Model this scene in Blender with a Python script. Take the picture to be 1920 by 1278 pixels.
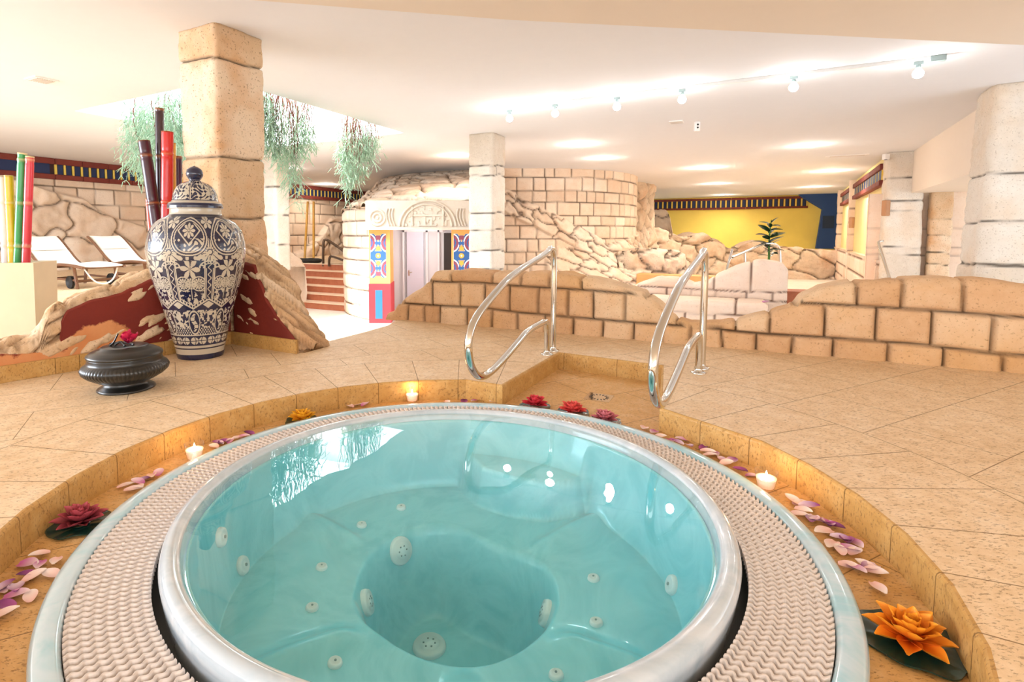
import bpy, bmesh, math, random
import numpy as np
from math import sin, cos, pi, radians
from mathutils import Vector, Matrix
from mathutils.geometry import delaunay_2d_cdt
from mathutils.bvhtree import BVHTree

for o in list(bpy.data.objects): bpy.data.objects.remove(o)
SC = bpy.context.scene
COL = SC.collection

# ---------------------------------------------------------------- camera
CAM_F, CAM_TH, CAM_PX, CAM_PY, CAM_H = 1020.0, .0728, 858.0, 510.4, .96
cd = bpy.data.cameras.new('camera'); cam = bpy.data.objects.new('camera', cd); COL.objects.link(cam)
cam.location = (0, 0, CAM_H); cam.rotation_euler = (pi/2-CAM_TH, 0, 0)
cd.sensor_fit = 'HORIZONTAL'; cd.sensor_width = 36; cd.lens = CAM_F/1920*36
cd.shift_x = (960-CAM_PX)/1920; cd.shift_y = (CAM_PY-639)/1920
cd.clip_start = .02; cd.clip_end = 200
SC.camera = cam

# ---------------------------------------------------------------- exposure, world, big lights
SC.view_settings.view_transform = 'Standard'; SC.view_settings.look = 'None'
SC.view_settings.exposure = 0.40; SC.view_settings.gamma = 1; SC.view_settings.use_curve_mapping = False
W = bpy.data.worlds.new('world'); SC.world = W; W.use_nodes = True
bg = W.node_tree.nodes['Background']; bg.inputs[0].default_value = (.84, .92, 1, 1); bg.inputs[1].default_value = 2.6

def light(name, kind, loc, rot, power, color, **k):
    l = bpy.data.lights.new(name, kind); l.energy = power; l.color = color
    for a, b in k.items(): setattr(l, a, b)
    o = bpy.data.objects.new(name, l); COL.objects.link(o); o.location = loc; o.rotation_euler = rot
    return o
def aim(o, d):
    o.rotation_euler = Vector(d).to_track_quat('-Z', 'Y').to_euler()
s = light('sun', 'SUN', (0, 0, 20), (0, 0, 0), 9.0, (1, .97, .92), angle=.12); aim(s, (.36, .50, -.80))
# added fill lights out of view: daylight from the left, soft fill from behind
a = light('offscreen_fill', 'AREA', (-9.5, 2.0, 1.5), (0, 0, 0), 520, (.78, .88, 1), shape='RECTANGLE', size=5.5, size_y=2.2); aim(a, (1, .45, .22))
a = light('offscreen_fill', 'AREA', (.6, -2.9, 1.45), (0, 0, 0), 60, (1, .95, .88), shape='RECTANGLE', size=7.0, size_y=1.6); aim(a, (0, 1, .12))

a = light('skylight_daylight', 'AREA', (-3.18, 8.73, 3.5), (0, 0, -radians(28)), 240, (.90, .96, 1), shape='RECTANGLE', size=2.9, size_y=3.4)

# ---------------------------------------------------------------- small maths
d1 = np.array([.884, -.467]); d2 = np.array([.472, .8815])
d2r = np.array([.52, .854])
TT = np.array([-.021, 1.857])
ZD, ZF, ZS, ZC = .085, -.035, -.95, 2.68       # deck, recess floor, sunken floor, ceiling
TC = np.array([-.021, 1.835])                   # centre of the tub
def ray(px, py):
    x = (px-CAM_PX)/CAM_F; y = -(py-CAM_PY)/CAM_F
    return np.array([x, cos(CAM_TH)+y*sin(CAM_TH), -sin(CAM_TH)+y*cos(CAM_TH)])
O0 = np.array([0, 0, CAM_H])
def P(px, py, z):
    r = ray(px, py); return O0+r*((z-CAM_H)/r[2])
def at(px, py, Y):
    r = ray(px, py); return O0+r*(Y/r[1])
def onwall(px, py, A, t):
    r = ray(px, py); n = np.array([-t[1], t[0]]); k = (np.array(A)@n)/(r[:2]@n)
    p = O0+r*k; return (p[:2]-np.array(A))@t, p[2]

def _h(ix, iy, iz, seed):
    n = (ix.astype(np.int64)*374761393+iy.astype(np.int64)*668265263+iz.astype(np.int64)*2147483647+seed*974634777) & 0xffffffff
    n = ((n ^ (n >> 13))*1274126177) & 0xffffffff
    n = ((n ^ (n >> 16))*2246822519) & 0xffffffff
    return ((n ^ (n >> 15)) & 0xffffff)/float(0xffffff)
def vnoise(x, y, z, seed=0):
    x, y, z = np.broadcast_arrays(np.asarray(x, float), np.asarray(y, float), np.asarray(z, float))
    ix, iy, iz = np.floor(x), np.floor(y), np.floor(z)
    fx, fy, fz = x-ix, y-iy, z-iz
    fx, fy, fz = [f*f*(3-2*f) for f in (fx, fy, fz)]
    r = 0
    for a in (0, 1):
        for b in (0, 1):
            for c in (0, 1):
                w = (fx if a else 1-fx)*(fy if b else 1-fy)*(fz if c else 1-fz)
                r = r+w*_h(ix+a, iy+b, iz+c, seed)
    return r*2-1
def fbm(x, y, z, sc=1, oc=4, seed=0):
    r = 0; a = 1
    for i in range(oc):
        r = r+a*vnoise(np.asarray(x)*sc+7.3*i, np.asarray(y)*sc, np.asarray(z)*sc, seed+i); sc *= 2.03; a *= .5
    return r/1.9
def smooth(x, a, b):
    t = np.clip((np.asarray(x, float)-a)/(b-a), 0, 1); return t*t*(3-2*t)

# ---------------------------------------------------------------- objects
OFF = {}
def tag(o, label=None, cat=None, group=None, kind=None):
    if label: o['label'] = label
    if cat: o['category'] = cat
    if group: o['group'] = group
    if kind: o['kind'] = kind
    return o
def thing(name, label=None, cat=None, loc=(0, 0, 0), group=None, kind=None):
    o = bpy.data.objects.new(name, None); COL.objects.link(o); o.location = loc; o.empty_display_size = .1
    OFF[o.name] = np.array(loc, float)
    return tag(o, label, cat, group, kind)
def mk(name, V, Fc, mat, parent=None, attrs=None, smooth_=True, label=None, local=False):
    V = np.asarray(V, float).reshape(-1, 3)
    if parent is not None and not local: V = V-OFF[parent.name]
    me = bpy.data.meshes.new(name); me.from_pydata(V.tolist(), [], [list(map(int, f)) for f in Fc]); 
    if smooth_: me.polygons.foreach_set('use_smooth', [True]*len(me.polygons))
    if attrs:
        for k, a in attrs.items():
            at_ = me.attributes.new(k, 'FLOAT', 'POINT'); at_.data.foreach_set('value', np.asarray(a, float).ravel())
    me.update()
    o = bpy.data.objects.new(name, me); COL.objects.link(o)
    if mat: me.materials.append(mat)
    if parent is not None: o.parent = parent; OFF[o.name] = OFF[parent.name]
    else: OFF[o.name] = np.zeros(3)
    if label: o['label'] = label
    return o
def gridf(nu, nv, cu=False, cv=False, flip=False):
    U = nu if cu else nu-1; Vn = nv if cv else nv-1
    i, j = np.meshgrid(np.arange(U), np.arange(Vn), indexing='ij')
    i2 = (i+1) % nu; j2 = (j+1) % nv
    f = np.stack([i*nv+j, i2*nv+j, i2*nv+j2, i*nv+j2], -1).reshape(-1, 4)
    return f[:, ::-1] if flip else f
class MB:
    def __init__(s): s.V = []; s.F = []; s.A = {}; s.n = 0
    def add(s, V, Fc, **at_):
        V = np.asarray(V, float).reshape(-1, 3); s.V.append(V); s.F += [[int(a)+s.n for a in f] for f in Fc]
        for k, a in at_.items(): s.A.setdefault(k, []).append(np.broadcast_to(np.asarray(a, float).ravel() if np.ndim(a) else a, (len(V),)))
        s.n += len(V); return s
    def grid(s, G, cu=False, cv=False, flip=False, **a):
        nu, nv = G.shape[:2]; return s.add(G, gridf(nu, nv, cu, cv, flip), **a)
    def box(s, c, size, ax=(1, 0, 0), bev=0, ay=None, az=(0, 0, 1), **at_):
        ax = np.array(ax, float); ax /= np.linalg.norm(ax); az = np.array(az, float)
        ay = np.cross(az, ax) if ay is None else np.array(ay, float)
        az = np.cross(ax, ay)
        h = np.array(size)/2; b = min(bev, h.min()*.9); V = []
        if b <= 0:
            for sx in (-1, 1):
                for sy in (-1, 1):
                    for sz in (-1, 1): V.append(np.array(c)+ax*sx*h[0]+ay*sy*h[1]+az*sz*h[2])
            return s.add(V, [(0, 1, 3, 2), (4, 6, 7, 5), (0, 4, 5, 1), (2, 3, 7, 6), (0, 2, 6, 4), (1, 5, 7, 3)], **at_)
        bm = bmesh.new(); bmesh.ops.create_cube(bm, size=1)
        for v in bm.verts: v.co = Vector((v.co.x*size[0], v.co.y*size[1], v.co.z*size[2]))
        bmesh.ops.bevel(bm, geom=list(bm.edges), offset=b, segments=2, affect='EDGES', profile=.5)
        bm.verts.ensure_lookup_table()
        V = [np.array(c)+ax*v.co.x+ay*v.co.y+az*v.co.z for v in bm.verts]
        Fc = [[v.index for v in f.verts] for f in bm.faces]; bm.free()
        return s.add(V, Fc, **at_)
    def tube(s, pts, r, n=12, caps=True, **a):
        pts = np.asarray(pts, float); m = len(pts); r = np.broadcast_to(r, (m,))
        T = np.gradient(pts, axis=0); T /= np.linalg.norm(T, axis=1)[:, None]+1e-12
        up = np.array([0, 0, 1.]) if abs(T[0, 2]) < .9 else np.array([1., 0, 0])
        N = np.cross(T[0], up); N /= np.linalg.norm(N); G = np.zeros((m, n, 3)); th = np.linspace(0, 2*pi, n, endpoint=False)
        for i in range(m):
            N = N-T[i]*(N@T[i]); N /= np.linalg.norm(N); B = np.cross(T[i], N)
            G[i] = pts[i]+r[i]*(np.cos(th)[:, None]*N+np.sin(th)[:, None]*B)
        s.grid(G, cv=True, flip=True, **a)
        if caps: s.F += [[s.n-m*n+k for k in range(n)], [s.n-1-k for k in range(n)]]
        return s
    def lathe(s, prof, c=(0, 0, 0), n=48, mod=None, close=False, **a):
        prof = np.asarray(prof, float); th = np.linspace(0, 2*pi, n, endpoint=False)
        R = prof[None, :, 0]*np.ones((n, 1)); Z = prof[None, :, 1]*np.ones((n, 1))
        if mod is not None: R = mod(R, Z, th[:, None])
        G = np.stack([c[0]+R*np.cos(th)[:, None], c[1]+R*np.sin(th)[:, None], c[2]+Z], -1)
        return s.grid(G, cu=True, cv=close, **a)
    def build(s, name, mat, parent=None, **k):
        A = {q: np.concatenate(v) for q, v in s.A.items()}
        return mk(name, np.concatenate(s.V), s.F, mat, parent, attrs=A, **k)
def smooth_path(pts, n, it=3):
    """Chaikin then resample by arc length"""
    p = np.asarray(pts, float)
    for _ in range(it):
        q = p[:-1]*.75+p[1:]*.25; r = p[:-1]*.25+p[1:]*.75
        p = np.vstack([p[:1], np.stack([q, r], 1).reshape(-1, p.shape[1]), p[-1:]])
    return resample(p, n)
def resample(p, n):
    p = np.asarray(p, float)
    s = np.r_[0, np.cumsum(np.linalg.norm(np.diff(p, axis=0), axis=1))]; t = np.linspace(0, s[-1], n)
    return np.stack([np.interp(t, s, p[:, k]) for k in range(p.shape[1])], 1)
def copy_tree(o, parent=None):
    c = o.copy(); COL.objects.link(c)
    if parent is not None: c.parent = parent
    for ch in list(o.children): copy_tree(ch, c)
    return c
def poly_fill(name, outer, holes, z, mat, parent=None, thick=0, attrs=None):
    """flat polygon with holes (optionally a slab of given thickness below)"""
    loops = [list(map(tuple, outer))]+[list(map(tuple, h)) for h in holes]
    vs = []; es = []
    for L in loops:
        b = len(vs); vs += [Vector(p[:2]) for p in L]; es += [(b+i, b+(i+1) % len(L)) for i in range(len(L))]
    r = delaunay_2d_cdt(vs, es, [], 0, 1e-6)
    def inside(p, L):
        c = False; n = len(L)
        for i in range(n):
            x1, y1 = L[i][:2]; x2, y2 = L[(i+1) % n][:2]
            if (y1 > p[1]) != (y2 > p[1]) and p[0] < (x2-x1)*(p[1]-y1)/(y2-y1)+x1: c = not c
        return c
    V = [(v[0], v[1], z) for v in r[0]]; Fc = []
    for f in r[2]:
        c = sum((r[0][i] for i in f), Vector((0, 0)))/len(f)
        if inside(c, loops[0]) and not any(inside(c, h) for h in loops[1:]):
            n = (r[0][f[1]]-r[0][f[0]]).cross(r[0][f[2]]-r[0][f[1]])
            Fc.append(list(f) if n > 0 else list(f)[::-1])
    if thick:
        n = len(V); V2 = V+[(v[0], v[1], z-thick) for v in V]; F2 = Fc+[[i+n for i in f[::-1]] for f in Fc]
        from collections import Counter
        ed = {}
        for f in Fc:
            for i in range(len(f)): ed[(f[i], f[(i+1) % len(f)])] = 1
        for (a, b) in ed:
            if (b, a) not in ed: F2.append([b, a, a+n, b+n])
        V, Fc = V2, F2
    return mk(name, V, Fc, mat, parent, smooth_=False)

# ---------------------------------------------------------------- materials
def srgb(h):
    h = h.lstrip('#'); c = [int(h[i:i+2], 16)/255 for i in (0, 2, 4)]
    return tuple([(x/12.92 if x <= .04045 else ((x+.055)/1.055)**2.4) for x in c]+[1])
def C(v): return srgb(v) if isinstance(v, str) else tuple(list(v)+[1])[:4]
class NT:
    def __init__(s, name):
        s.m = bpy.data.materials.new(name); s.m.use_nodes = True; s.t = s.m.node_tree; s.n = s.t.nodes
        s.p = s.n['Principled BSDF']; s.out = s.n['Material Output']
    def node(s, ty, **k):
        n = s.n.new(ty)
        for a, b in k.items(): setattr(n, a, b)
        return n
    def link(s, a, b): s.t.links.new(a, b)
    def set(s, sock, v):
        if hasattr(v, 'is_output'): s.link(v, sock)
        else: sock.default_value = v
    def math(s, op, a, b=None, c=None, clamp=False):
        n = s.node('ShaderNodeMath', operation=op); n.use_clamp = clamp
        for i, v in enumerate((a, b, c)):
            if v is not None: s.set(n.inputs[i], v)
        return n.outputs[0]
    def attr(s, name): return s.node('ShaderNodeAttribute', attribute_name=name).outputs['Fac']
    def pos(s): return s.node('ShaderNodeNewGeometry').outputs['Position']
    def tex(s): return s.node('ShaderNodeTexCoord').outputs['Object']
    def noise(s, vec, scale, detail=4, rough=.55, dist=0):
        n = s.node('ShaderNodeTexNoise'); s.set(n.inputs['Vector'], vec)
        n.inputs['Scale'].default_value = scale; n.inputs['Detail'].default_value = detail
        n.inputs['Roughness'].default_value = rough; n.inputs['Distortion'].default_value = dist
        return n.outputs['Fac']
    def ramp(s, fac, stops, interp='LINEAR'):
        n = s.node('ShaderNodeValToRGB'); s.set(n.inputs[0], fac); cr = n.color_ramp; cr.interpolation = interp
        while len(cr.elements) < len(stops): cr.elements.new(.5)
        for e, (p, c) in zip(cr.elements, stops): e.position = p; e.color = C(c) if not isinstance(c, (int, float)) else (c, c, c, 1)
        return n.outputs[0]
    def mix(s, f, a, b, mode='MIX'):
        n = s.node('ShaderNodeMix', data_type='RGBA', blend_type=mode)
        s.set(n.inputs[0], f); s.set(n.inputs[6], C(a) if isinstance(a, (str, tuple)) else a); s.set(n.inputs[7], C(b) if isinstance(b, (str, tuple)) else b)
        return n.outputs[2]
    def mapping(s, vec, rot=(0, 0, 0), scale=(1, 1, 1), loc=(0, 0, 0)):
        n = s.node('ShaderNodeMapping'); s.link(vec, n.inputs[0]); n.inputs['Rotation'].default_value = rot
        n.inputs['Scale'].default_value = scale; n.inputs['Location'].default_value = loc; return n.outputs[0]
    def bump(s, h, strength=.5, dist=.01):
        n = s.node('ShaderNodeBump'); s.set(n.inputs['Height'], h); n.inputs['Strength'].default_value = strength
        n.inputs['Distance'].default_value = dist; s.link(n.outputs[0], s.p.inputs['Normal'])
    def base(s, c, rough=.5, metal=0, coat=0, spec=.5):
        s.set(s.p.inputs['Base Color'], C(c) if isinstance(c, (str, tuple)) else c); s.set(s.p.inputs['Roughness'], rough)
        s.p.inputs['Metallic'].default_value = metal; s.p.inputs['Coat Weight'].default_value = coat
        s.p.inputs['Specular IOR Level'].default_value = spec; return s
MATS = {}
def plain(name, c, rough=.5, metal=0, coat=0, var=.06, scale=8, bump=0, spec=.5):
    if name in MATS: return MATS[name]
    t = NT(name); c = C(c)
    n = t.noise(t.tex(), scale)
    lo = tuple(max(0, x*(1-var*2)) for x in c[:3]); hi = tuple(min(1, x*(1+var)) for x in c[:3])
    t.base(t.mix(n, lo, hi), rough, metal, coat, spec)
    if bump: t.bump(t.noise(t.tex(), scale*8), bump, .004)
    MATS[name] = t.m; return t.m
def emit(name, c, st):
    t = NT(name); t.base(c, .4); t.p.inputs['Emission Color'].default_value = C(c); t.p.inputs['Emission Strength'].default_value = st; return t.m
def stone(name, cols, joint='#3a2c22', speck='#6b5238', speck_amt=.5, blotch=None, blotch_amt=.4, grain=60, bump=.6, vary=.5):
    """masonry: per-block tone and joint depth come from the mesh, grain and specks from noise"""
    t = NT(name); p = t.pos()
    n1 = t.noise(p, 1.6, 3); n2 = t.noise(p, grain*.16, 5, .65); n3 = t.noise(p, grain, 2, .6)
    f = t.math('ADD', t.math('MULTIPLY', t.attr('tone'), vary), t.math('MULTIPLY', n2, 1-vary))
    c = t.ramp(f, [(0.1, cols[0]), (.5, cols[1]), (.9, cols[2])])
    if blotch: c = t.mix(t.math('MULTIPLY', t.ramp(n1, [(.48, 0.), (.68, 1.)]), blotch_amt), c, blotch)
    sp = t.ramp(n3, [(.30, 1.), (.40, 0.)]); c = t.mix(t.math('MULTIPLY', sp, speck_amt), c, speck)
    c = t.mix(t.math('MULTIPLY', t.attr('joint'), .92), c, joint)
    t.base(c, .88, spec=.2)
    h = t.math('ADD', t.math('MULTIPLY', n2, .6), t.math('MULTIPLY', n3, .5)); t.bump(h, bump, .012)
    return t.m
M_SAND = stone('sandstone_blocks', ['#c29468', '#d8b088', '#e6caa8'], joint='#3f2a1b', speck='#8a673f', speck_amt=.45, blotch='#d9a868', blotch_amt=.35, grain=70)
M_PIL = stone('pillar_stone', ['#c9a883', '#dcc0a0', '#e8d6bf'], joint='#2f2419', speck='#7a5f44', speck_amt=.7, blotch='#c98f58', blotch_amt=.8, grain=60)
M_PALE = stone('pale_pillar_stone', ['#cdbfae', '#ddd3c6', '#ebe5dc'], joint='#3b322c', speck='#93836f', speck_amt=.5, blotch='#d9bd9c', blotch_amt=.4, grain=60)
M_WALLST = stone('wall_masonry', ['#d8bfa6', '#e8d3bd', '#f1e2d2'], joint='#5b4436', speck='#b89a80', speck_amt=.3, blotch='#dfb48e', blotch_amt=.35, grain=35)
M_ROCK = stone('rock_face', ['#b9a692', '#dac5ae', '#efe0d0'], joint='#4a3d33', speck='#8b7a6a', speck_amt=.4, blotch='#cf9f78', blotch_amt=.45, grain=30, bump=.9, vary=.35)
M_POOLST = stone('pool_blocks', ['#e6c9b0', '#f0d8c4', '#f6e6d8'], joint='#6a4636', speck='#c9a285', speck_amt=.25, blotch='#ecc4a4', blotch_amt=.3, grain=30)
M_RUBBLE = stone('broken_wall_core', ['#b98f66', '#d6b48e', '#ead6bd'], joint='#6a4a30', speck='#7d5c3e', speck_amt=.5, blotch='#c98d58', blotch_amt=.4, grain=50, bump=1.0, vary=.3)

def tile_mat(name, cols, joints='deck', speck_amt=.6, jcol='#7d5a2c', rough=.5):
    t = NT(name); p = t.pos()
    n1 = t.noise(p, 1.1, 3); n2 = t.noise(p, 14, 6, .7)
    pm = t.mapping(p, rot=(0, 0, -radians(27.8)), scale=(1, 2.2, 1)); n3 = t.noise(pm, 62, 4, .7); n4 = t.noise(pm, 30, 2, .5)
    sep = t.node('ShaderNodeSeparateXYZ'); t.link(p, sep.inputs[0])
    x = t.math('SUBTRACT', sep.outputs[0], float(TC[0])); y = t.math('SUBTRACT', sep.outputs[1], float(TC[1]))
    r = t.math('SQRT', t.math('ADD', t.math('MULTIPLY', x, x), t.math('MULTIPLY', y, y)))
    ang = t.math('ARCTAN2', y, x); k = 10.0
    a = t.math('FRACT', t.math('ADD', t.math('DIVIDE', ang, radians(k)), 36.1))
    da = t.math('MULTIPLY', t.math('MULTIPLY', t.math('MINIMUM', a, t.math('SUBTRACT', 1.0, a)), radians(k)), r)
    aw = .0022
    inner = t.math('LESS_THAN', r, 1.86)
    jr = t.math('MULTIPLY', t.math('LESS_THAN', da, aw), inner)
    ring = t.math('LESS_THAN', t.math('ABSOLUTE', t.math('SUBTRACT', r, 1.86)), aw)
    pb = t.mapping(p, rot=(0, 0, -radians(27.8)))
    b = t.node('ShaderNodeTexBrick'); t.link(pb, b.inputs['Vector']); b.inputs['Scale'].default_value = 1
    b.inputs['Brick Width'].default_value = .62; b.inputs['Row Height'].default_value = .41; b.inputs['Mortar Size'].default_value = aw*.9
    b.inputs['Color1'].default_value = (0, 0, 0, 1); b.inputs['Color2'].default_value = (1, 1, 1, 1); b.offset = .37; b.inputs['Mortar'].default_value = (.5, .5, .5, 1)
    jb = t.math('MULTIPLY', b.outputs['Fac'], t.math('SUBTRACT', 1.0, inner))
    if joints == 'deck': j = t.math('MAXIMUM', t.math('MAXIMUM', jr, ring), jb)
    elif joints == 'curb': j = t.math('LESS_THAN', da, aw)
    elif joints == 'grid': j = b.outputs['Fac']
    f = t.math('ADD', t.math('MULTIPLY', n2, .62), t.math('MULTIPLY', n1, .38))
    c = t.ramp(f, [(.3, cols[0]), (.5, cols[1]), (.68, cols[2])])
    tn = t.node('ShaderNodeTexWhiteNoise', noise_dimensions='2D'); cx = t.node('ShaderNodeCombineXYZ')
    t.link(t.math('FLOOR', t.math('ADD', t.math('DIVIDE', ang, radians(k)), 36.1)), cx.inputs[0]); t.link(inner, cx.inputs[1]); t.link(cx.outputs[0], tn.inputs[0])
    c = t.mix(t.math('MULTIPLY', tn.outputs[0], .16), c, cols[0])
    pits = t.ramp(n3, [(.36, 1.), (.45, 0.)]); c = t.mix(t.math('MULTIPLY', pits, speck_amt), c, '#7d5528')
    veins = t.ramp(n4, [(.34, .5), (.44, 0.)]); c = t.mix(t.math('MULTIPLY', veins, .35), c, cols[0])
    c = t.mix(t.math('MULTIPLY', j, .85), c, jcol)
    t.base(c, rough, spec=.35)
    h = t.math('SUBTRACT', t.math('MULTIPLY', n2, .3), t.math('ADD', t.math('MULTIPLY', pits, .5), t.math('MULTIPLY', j, .9))); t.bump(h, .55, .004)
    return t.m
M_DECK = tile_mat('travertine_deck', ['#d6b182', '#e8cba4', '#f4dfc2'])
M_CURB = tile_mat('travertine_curb', ['#b88845', '#c99c5b', '#d8b276'], 'curb')
M_RECESS = tile_mat('travertine_recess', ['#cd9a55', '#ddb074', '#e9c897'], 'grid')
M_SUNK = tile_mat('pale_tile_floor', ['#e2d6c6', '#ebe2d6', '#f3ede4'], 'grid', .15, jcol='#cbb9a2')
M_CEIL = plain('white_ceiling_plaster', '#e9e8eb', .9, var=.01, spec=.1)
M_SOFF = plain('soffit_plaster', '#e9dccd', .9, var=.01, spec=.1)
M_YEL = plain('yellow_plaster', '#fbde70', .85, var=.07, scale=1.2, bump=.1)
M_BLUE = plain('blue_plaster', '#2c4c86', .8, var=.08, scale=2)
M_BLUED = plain('dark_blue_paint', '#1c2f4e', .7)
M_STEEL = plain('polished_steel', '#d9d8d4', .07, 1, var=.01)
M_MAROON = plain('red_brown_paint', '#7c3328', .8, var=.2, scale=6)

# ================================================================= masonry fields
def gen_rows(v0, v1, h, u0, u1, w, seed, hv=.15, wv=.45, stagger=True):
    R = np.random.RandomState(seed); rows = [v0]
    while rows[-1] < v1: rows.append(rows[-1]+h*(1+hv*(R.rand()*2-1)))
    js = []
    for i in range(len(rows)-1):
        u = u0-w*R.rand(); J = []
        while u < u1+w: J.append(u); u += w*(1+wv*(R.rand()*2-1))
        js.append(J)
    return rows, js
def brick_field(u, v, rows, js, seed=0, wob=.012, open_top=False):
    u0, v0 = u, v
    u = u+wob*vnoise(u0*3, v0*3, 0, seed); v = v+wob*vnoise(u0*2.2, v0*3, 5, seed+1)
    rows = np.asarray(rows, float); i = np.clip(np.searchsorted(rows, v)-1, 0, len(rows)-2)
    dlo = np.abs(v-rows[i]); dhi = np.abs(rows[i+1]-v)
    if open_top: dhi = np.where(i == len(rows)-2, 9, dhi)
    d = np.minimum(dlo, dhi); tone = np.zeros_like(u)
    for k in range(len(rows)-1):
        m = i == k
        if not m.any(): continue
        J = np.asarray(js[k], float)
        if len(J) == 0: tone[m] = _h(np.array([k]), np.array([3]), np.array([seed]), 5)[0]; continue
        uu = u[m]; jj = np.searchsorted(J, uu)
        a = np.where(jj > 0, np.abs(uu-J[np.clip(jj-1, 0, len(J)-1)]), 9); b = np.where(jj < len(J), np.abs(J[np.clip(jj, 0, len(J)-1)]-uu), 9)
        d[m] = np.minimum(d[m], np.minimum(a, b)); tone[m] = _h(jj, np.full_like(jj, k), np.full_like(jj, seed), 11)
    return d, tone
def voro_field(u, v, size, seed=0, asp=1.6):
    x = u/size/asp+.25*vnoise(u*2/size, v*2/size, 1, seed); y = v/size+.2*vnoise(u*2/size, v*2/size, 9, seed)
    ix, iy = np.floor(x), np.floor(y); F1 = np.full(x.shape, 9.); F2 = F1.copy(); idv = np.zeros_like(x)
    for a in (-1, 0, 1):
        for b in (-1, 0, 1):
            cx = ix+a; cy = iy+b; z = np.zeros_like(cx)
            px = cx+.1+.8*_h(cx, cy, z, seed); py = cy+.1+.8*_h(cx, cy, z+1, seed)
            d = np.hypot((x-px), (y-py)); idn = _h(cx, cy, z+2, seed)
            m = d < F1; F2 = np.where(m, F1, np.minimum(F2, d)); idv = np.where(m, idn, idv); F1 = np.where(m, d, F1)
    return (F2-F1)*size*.6, idv
def relief(d, jw, depth, puff=.01):
    return -depth*np.exp(-(d/jw)**2)+puff*(1-np.exp(-d/.05)), np.exp(-(d/(jw*.75))**2)
def sheet(name, path, zr, res, field, mat, parent=None, flip=False, off=None, closed=False, thick=.12, smooth_it=3):
    """wall surface over a plan path; field(u, z) -> displacement, joint, tone"""
    p = np.asarray(path, float)
    if closed: p = np.vstack([p, p[:1]])
    L = np.linalg.norm(np.diff(p, axis=0), axis=1).sum(); n = max(2, int(L/res))
    p = smooth_path(p, n+1, smooth_it) if smooth_it else resample(p, n+1)
    T = np.gradient(p, axis=0)
    if closed: p = p[:-1]; T = np.roll(p, -1, 0)-np.roll(p, 1, 0)
    T /= np.linalg.norm(T, axis=1)[:, None]; N = np.stack([T[:, 1], -T[:, 0]], 1)*(-1 if flip else 1)
    u = np.linspace(0, L, n+1)[:len(p)]; nz = max(2, int((zr[1]-zr[0])/res)+1); z = np.linspace(zr[0], zr[1], nz)
    Ug, Zg = np.meshgrid(u, z, indexing='ij'); disp, jn, tone = field(Ug, Zg)
    o_ = disp+(off(Ug, Zg) if off else 0)
    G = np.stack([p[:, None, 0]+N[:, None, 0]*o_, p[:, None, 1]+N[:, None, 1]*o_, Zg], -1)
    V = G.reshape(-1, 3); Fc = gridf(len(u), nz, cu=closed, flip=not flip)
    jn = jn.ravel(); tone = tone.ravel(); Fl = Fc.tolist()
    if not closed and thick:
        B = np.stack([np.broadcast_to((p[:, None, 0]-N[:, None, 0]*thick), Zg.shape), np.broadcast_to(p[:, None, 1]-N[:, None, 1]*thick, Zg.shape), Zg], -1)
        # back skin is coarse: only its border strip
        k = len(V); nu = len(u)
        bi = [(i, 0) for i in range(nu)]+[(nu-1, j) for j in range(1, nz)]+[(i, nz-1) for i in range(nu-2, -1, -1)]+[(0, j) for j in range(nz-2, 0, -1)]
        Bv = np.array([B[i, j] for i, j in bi]); fi = [i*nz+j for i, j in bi]; m = len(bi)
        V = np.vstack([V, Bv]); jn = np.r_[jn, np.zeros(m)]; tone = np.r_[tone, np.full(m, .5)]
        for q in range(m):
            q2 = (q+1) % m; f = [fi[q], fi[q2], k+q2, k+q]; Fl.append(f if flip else f[::-1])
    return mk(name, V, Fl, mat, parent, attrs={'joint': jn, 'tone': tone})
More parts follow.
